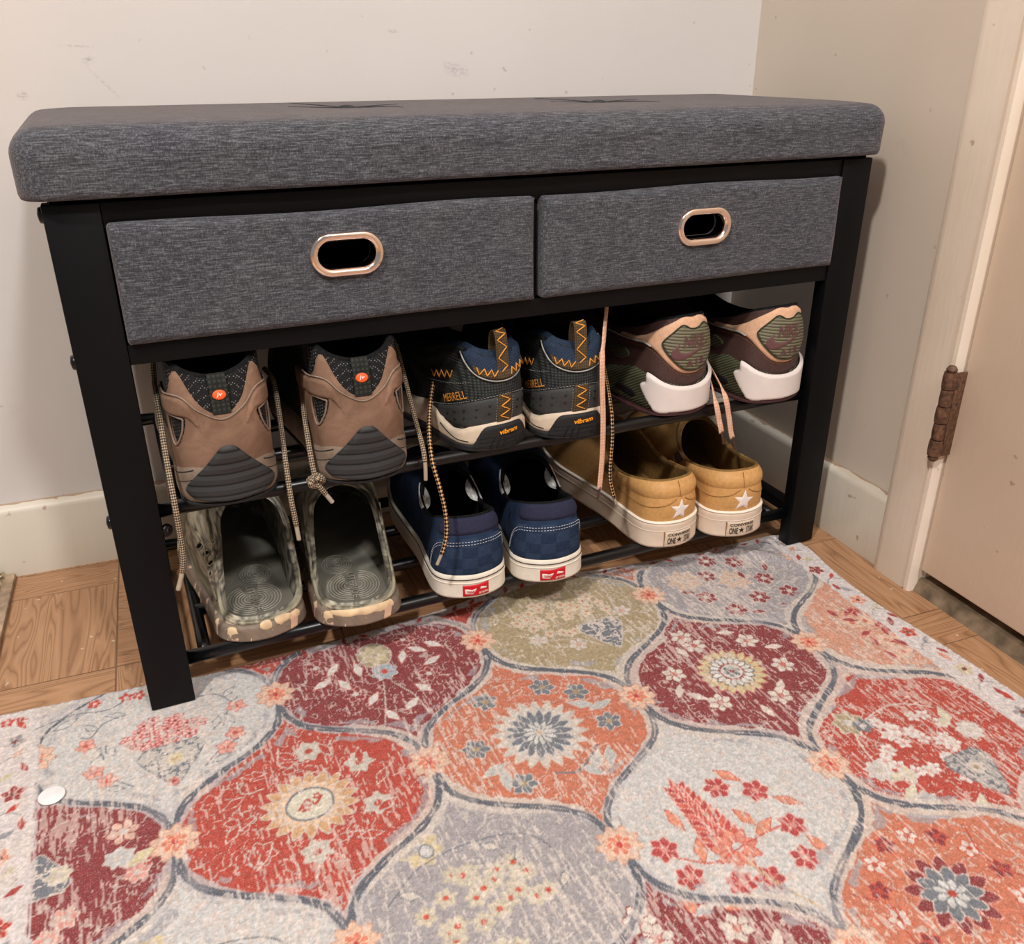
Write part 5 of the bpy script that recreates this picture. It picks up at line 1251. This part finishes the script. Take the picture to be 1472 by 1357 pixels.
    def red_sprays(cx, cy):
        for i in range(30):
            t = RNG.random() * 2 * PI; r = math.sqrt(RNG.random()); F(cx + .006 + .048 * r * math.cos(t), cy + .008 + .046 * r * math.sin(t), .0078, (218, 210, 206), (210, 160, 150), 5, None)
        p.path([(cx - .046, cy + .010), (cx - .036, cy + .042), (cx - .010, cy + .056), (cx + .030, cy + .060), (cx + .060, cy + .040)], .0016, cream)
        F(cx - .030, cy + .058, .016, beige, (200, 196, 190), 7, cream); F(cx - .020, cy + .050, .010, slate, cream, 6); p.cone(cx + .030, cy - .040, .026, .026, (176, 172, 168), slate, 1); F(cx + .030, cy - .032, .009, cream, beige, 6)
        for dx, dy, an in ((-.040, -.012, .2), (-.030, -.014, 1.2), (.052, .022, .2), (.060, .030, 1.2), (-.044, -.030, .5), (.0, -.064, .8)): p.leaf(cx + dx, cy + dy, .010, an, (212, 204, 180), cream)
        for dx, dy in ((-.050, .000), (-.040, -.044), (.064, .004)): F(cx + dx, cy + dy, .012, (206, 200, 196), (190, 180, 170), 8, cream)
    def orange_dark(cx, cy):
        p.petals(cx, cy, .016, .034, 12, .0056, dred, (220, 170, 156)); p.petals(cx, cy, .008, .024, 10, .0052, slate, cream, .3); p.petals(cx, cy, .003, .013, 8, .0034, (200, 200, 198), slate); p.blob(cx, cy, .0034, .0034, 0, red)
        for q in range(14):
            a = 2 * PI * q / 14; F(cx + .052 * math.cos(a), cy + .056 * math.sin(a), .0085, (220, 206, 196) if q % 2 else dred, red, 5, (200, 84, 64))
        p.path([(cx - .068, cy + .030), (cx - .050, cy + .010), (cx - .056, cy - .02), (cx - .04, cy - .05)], .0013, red); p.path([(cx + .06, cy + .04), (cx + .05, cy + .012), (cx + .062, cy - .012)], .0013, red)
    def pale_orange(cx, cy):
        for i in range(14): F(cx + RNG.uniform(-.05, .05), cy + RNG.uniform(-.06, .07), .0105, (226, 184, 160), (206, 110, 84), 5, cream)
        for i in range(18): p.leaf(cx + RNG.uniform(-.03, .02), cy + RNG.uniform(-.04, .05), .0085, RNG.random() * 3, (166, 66, 66), (222, 170, 150))
    for cx, cy, fn in ((.008, -.045, white_bouquet), (.217, -.040, red_vase), (.1117, -.177, red_sun), (.3235, -.180, orange_sun), (.436, -.030, beige_field), (.643, -.050, lilac_field), (.5400, -.179, red_daisy), (.411, -.345, red_tree), (.212, -.310, gray_many), (-.080, -.170, dark_leaves), (.622, -.345, red_sprays), (.527, -.462, orange_dark), (.735, -.187, pale_orange), (.010, -.320, gray_many), (.318, -.455, red_daisy), (.112, -.47, white_bouquet), (.752, -.45, lilac_field), (-.09, -.46, pale_orange)):
        fn(cx, cy)
    # ---- outlines between medallions and the flowers on the crossings
    wv = p.fbm(.010, .010, 2) - .5; e = ed + wv * .0022
    side = p.fbm(.06, .06, 2); bw = .0022 + .0050 * np.clip((side - .40) * 3.2, 0, 1) + .0030 * np.clip((p.X - .30) / .2, 0, 1) * (p.Y < -.1); jag = (p.fbm(.0075, .0075, 2) - .5) * .0052; lo = np.clip((bw + .0028 + jag - ed) / .0010, 0, 1) * .88
    p.C = p.C * (1 - lo[..., None]) + np.where((side + .18 * np.clip((p.X - .25) / .2, -1, 1) > .52)[..., None], np.array(cream, float), np.array((188, 184, 186.))) * lo[..., None]
    st_ = np.clip((.0017 + .0012 * (n_soft - .4) - np.abs(e - .0014)) / .0007, 0, 1) * np.clip(.62 + (n_soft - .35) * 2.2, .35, 1)
    p.C = p.C * (1 - st_[..., None]) + np.array((92, 97, 108.)) * st_[..., None]
    # a few wisps of grey hugging the inside of the outlines
    wi = np.clip((.0155 + wv * .012 - ed) / .001, 0, 1) * np.clip((ed - .0085) / .001, 0, 1) * (p.fbm(.030, .022, 2) > .56)
    p.C = p.C * (1 - .75 * wi[..., None]) + np.array((164, 162, 168.)) * .75 * wi[..., None]
    for k, (cy, cx0, cols) in rows.items():
        for j in range(-1, 6):
            nx_, ny_ = (cx0 if k != 1 else .1117) + .2135 * j + HW, cy + .006
            p.petals(nx_, ny_, .004, .0185, 9, .0050, (222, 186, 164), (196, 150, 130), .2 * j); p.petals(nx_, ny_, .002, .0105, 7, .0034, (216, 128, 104), (226, 196, 172), .3); p.blob(nx_, ny_, .0024, .0030, 0, (190, 60, 52))
    # ---- borders: pale strip with little florets
    bx = np.clip((-.0965 + wv * .004 - p.X) / .0015, 0, 1) + np.clip((p.X - (.742 + wv * .006 - .010 * np.clip((-.10 - p.Y) / .25, 0, 1))) / .0015, 0, 1) + np.clip((p.Y - (edge[None, :] - .011 + wv * .006)) / .0015, 0, 1) * (1 - np.clip((.17 - p.X) / .02, 0, 1) * .9)
    bx = np.clip(bx, 0, 1)[..., None]; p.C = p.C * (1 - bx) + np.array((212, 204, 203.)) * bx
    for xb in (-.118, .757):
        for i in range(26):
            y = -.555 + .0235 * i; c = [(192, 66, 56), (150, 56, 60), (200, 190, 160), (216, 140, 116), (150, 150, 156)][i % 5]
            if i % 3 == 0: F(xb + RNG.uniform(-.004, .004) - .002 * (xb > 0), y, .0095, c, (120, 60, 50), 5, (226, 200, 190))
            elif i % 3 == 1: p.leaf(xb + RNG.uniform(-.006, .006), y, .0085, RNG.random() * 3, c, None); p.leaf(xb + RNG.uniform(-.012, .012), y + .008, .007, RNG.random() * 3, (170, 62, 60), None)
            else: p.path([(xb - .012, y - .006), (xb - .002, y + .002), (xb + .010, y - .004)], .0016, (160, 158, 160)); p.leaf(xb + .004, y + .006, .007, .8, c, None)
    p.path([(-.0965, -.56), (-.0968, -.3), (-.0962, -.1), (-.097, .05)], .0016, (196, 186, 186))
    for i in range(30):
        x = .13 + .0215 * i; y = float(np.interp(x, xs, edge)) - .006; c = [(150, 56, 60), (192, 66, 56), (160, 158, 162)][i % 3]; p.leaf(x, y, .0062, RNG.random() * 3, c, None)
    for x, y in ((-.125, .040), (-.05, .034), (-.022, .032), (-.010, .031)): F(x, y, .007, (196, 70, 62), (226, 190, 180), 5, None)
    p.path([(-.10, .020), (-.07, .026), (-.04, .020), (-.02, .030)], .0013, slate); p.leaf(-.075, .014, .010, .4, white, slate)
    # ---- wear: lengthwise streaks and rubbed-out pile
    stk = p.noise(.0021, .017) * .55 + p.noise(.0013, .0055) * .45; wear = p.fbm(.085, .085, 2)
    wr = np.clip((stk - (.85 - .44 * wear)) / .05, 0, 1) * .66
    p.C = p.C * (1 - wr[..., None]) + np.array((216, 204, 196.)) * wr[..., None]
    sp = RNG.random(X.shape); p.C *= .93 * (1 + (sp[..., None] - .5) * .14); p.C *= (1 + (n_fine[..., None] - .5) * .16)
    # ---- surface
    Z = np.zeros(X.shape) + (n_fine - .5) * .0007 + (sp - .5) * .0003
    def ridge(ax, ay, bx_, by, w, h):
        d = np.array([bx_ - ax, by - ay]); L2 = d @ d; t = np.clip(((X - ax) * d[0] + (Y - ay) * d[1]) / L2, 0, 1); q = np.hypot(X - ax - t * d[0], Y - ay - t * d[1]); return h * np.exp(-(q / w) ** 2) * np.sin(np.clip(t, .0, 1) * PI * .8 + .3)
    Z += ridge(.672, .028, .735, -.030, .011, .0065) + ridge(.34, .052, .50, .048, .016, .0055) + ridge(.30, .012, .56, .020, .030, .0025) + .0012 * (p.fbm(.12, .12, 2) - .5) * 2
    Z *= 1 - np.exp(-((X - .02) / .05) ** 2 - ((Y - .01) / .04) ** 2) * .9; Z = np.where((X > .752) & (Y > -.012) & (Y < .022), -.0008, Z); Z = np.where((np.abs(X - .02) < .03) & (np.abs(Y - .009) < .02), -.0008, Z)
    V = np.stack([X.ravel(), Y.ravel(), Z.ravel()], 1)
    idx = np.arange(nx * ny).reshape(ny, nx); q = np.stack([idx[:-1, :-1].ravel(), idx[:-1, 1:].ravel(), idx[1:, 1:].ravel(), idx[1:, :-1].ravel()], 1)
    loop = np.r_[idx[0, :], idx[1:, -1], idx[-1, -2::-1], idx[-2:0:-1, 0]]; lw = V[loop].copy(); lw[:, 2] = FZ; o = len(V); n = len(loop); nn = np.r_[np.arange(1, n), 0]
    sk = np.stack([loop, o + np.arange(n), o + nn, loop[nn]], 1); V = np.r_[V, lw]; q = np.r_[q, sk]
    me = bpy.data.meshes.new('area_rug'); me.vertices.add(len(V)); me.vertices.foreach_set('co', V.astype(np.float32).ravel())
    me.loops.add(q.size); me.loops.foreach_set('vertex_index', q.ravel().astype(np.int32)); me.polygons.add(len(q)); me.polygons.foreach_set('loop_start', np.arange(0, q.size, 4, dtype=np.int32))
    me.polygons.foreach_set('use_smooth', np.ones(len(q), bool)); me.update(calc_edges=True)
    ca = me.color_attributes.new('dye', 'FLOAT_COLOR', 'POINT'); C = lin(np.clip(np.r_[p.C.reshape(-1, 3), p.C.reshape(-1, 3)[loop] * .0 + np.array((190, 180, 172.))], 0, 255)); ca.data.foreach_set('color', np.c_[C, np.ones(len(C))].astype(np.float32).ravel())
    t = NT('printed_woven_rug', .95, .08); at_ = t.new('ShaderNodeVertexColor', layer_name='dye'); v = t.coord(scale=(520, 520, 1)); f = t.noise(v, 1, 2, .6)
    c = t.mix(t.math('MULTIPLY', t.math('ABSOLUTE', t.math('SUBTRACT', f, .5)), .75), at_.outputs['Color'], rgba((232, 224, 216)))
    t.base(c); t.bump(f, .5, .0012); me.materials.append(t.m)
    o = link(bpy.data.objects.new('area_rug', me)); return tag(o, 'faded floral rug of red, orange and grey medallions on the floor', 'rug')
build_rug()
# small white disc lying on the rug
n = 40; V = []; F = []
for r, z in ((.0104, .0006), (.0106, .0010), (.0104, .0016), (.0100, .0018)): V += [(r * math.cos(2 * PI * k / n), r * math.sin(2 * PI * k / n), z) for k in range(n)]
F = [(j * n + k, j * n + (k + 1) % n, (j + 1) * n + (k + 1) % n, (j + 1) * n + k) for j in range(3) for k in range(n)] + [tuple(3 * n + k for k in range(n)), tuple(range(n - 1, -1, -1))]
o = mk('disc', V, F, M['white_paint'], None, True); o.location = (-.0848, -.0790, .0); o.data.set_sharp_from_angle(angle=math.radians(40)); tag(o, 'small round white disc lying on the rug near its left edge', 'disc')

# ------------------------------------------------------------------ light
w = bpy.data.worlds.new('world'); SC.world = w; w.use_nodes = True
w.node_tree.nodes['Background'].inputs['Color'].default_value = (.97, .98, 1.0, 1)
w.node_tree.nodes['Background'].inputs['Strength'].default_value = .24
def lamp(name, loc, size, power, col, target=(.4, 0, .2)):
    L = bpy.data.lights.new(name, 'AREA'); L.shape = 'DISK'; L.size = size; L.energy = power; L.color = col
    o = link(bpy.data.objects.new(name, L)); o.location = loc
    o.rotation_euler = (Vector(target) - Vector(loc)).to_track_quat('-Z', 'Y').to_euler(); return o
lamp('ceiling_lamp', (.47, -1.95, 2.38), .22, 37, (.985, .985, 1.0))
lamp('ceiling_lamp', (-.85, -1.15, 2.38), .16, 46, (1.0, .945, .89))
SC.view_settings.view_transform = 'Standard'; SC.view_settings.look = 'None'
SC.view_settings.exposure = -0.05; SC.view_settings.gamma = 1.0
SC.view_settings.use_curve_mapping = False
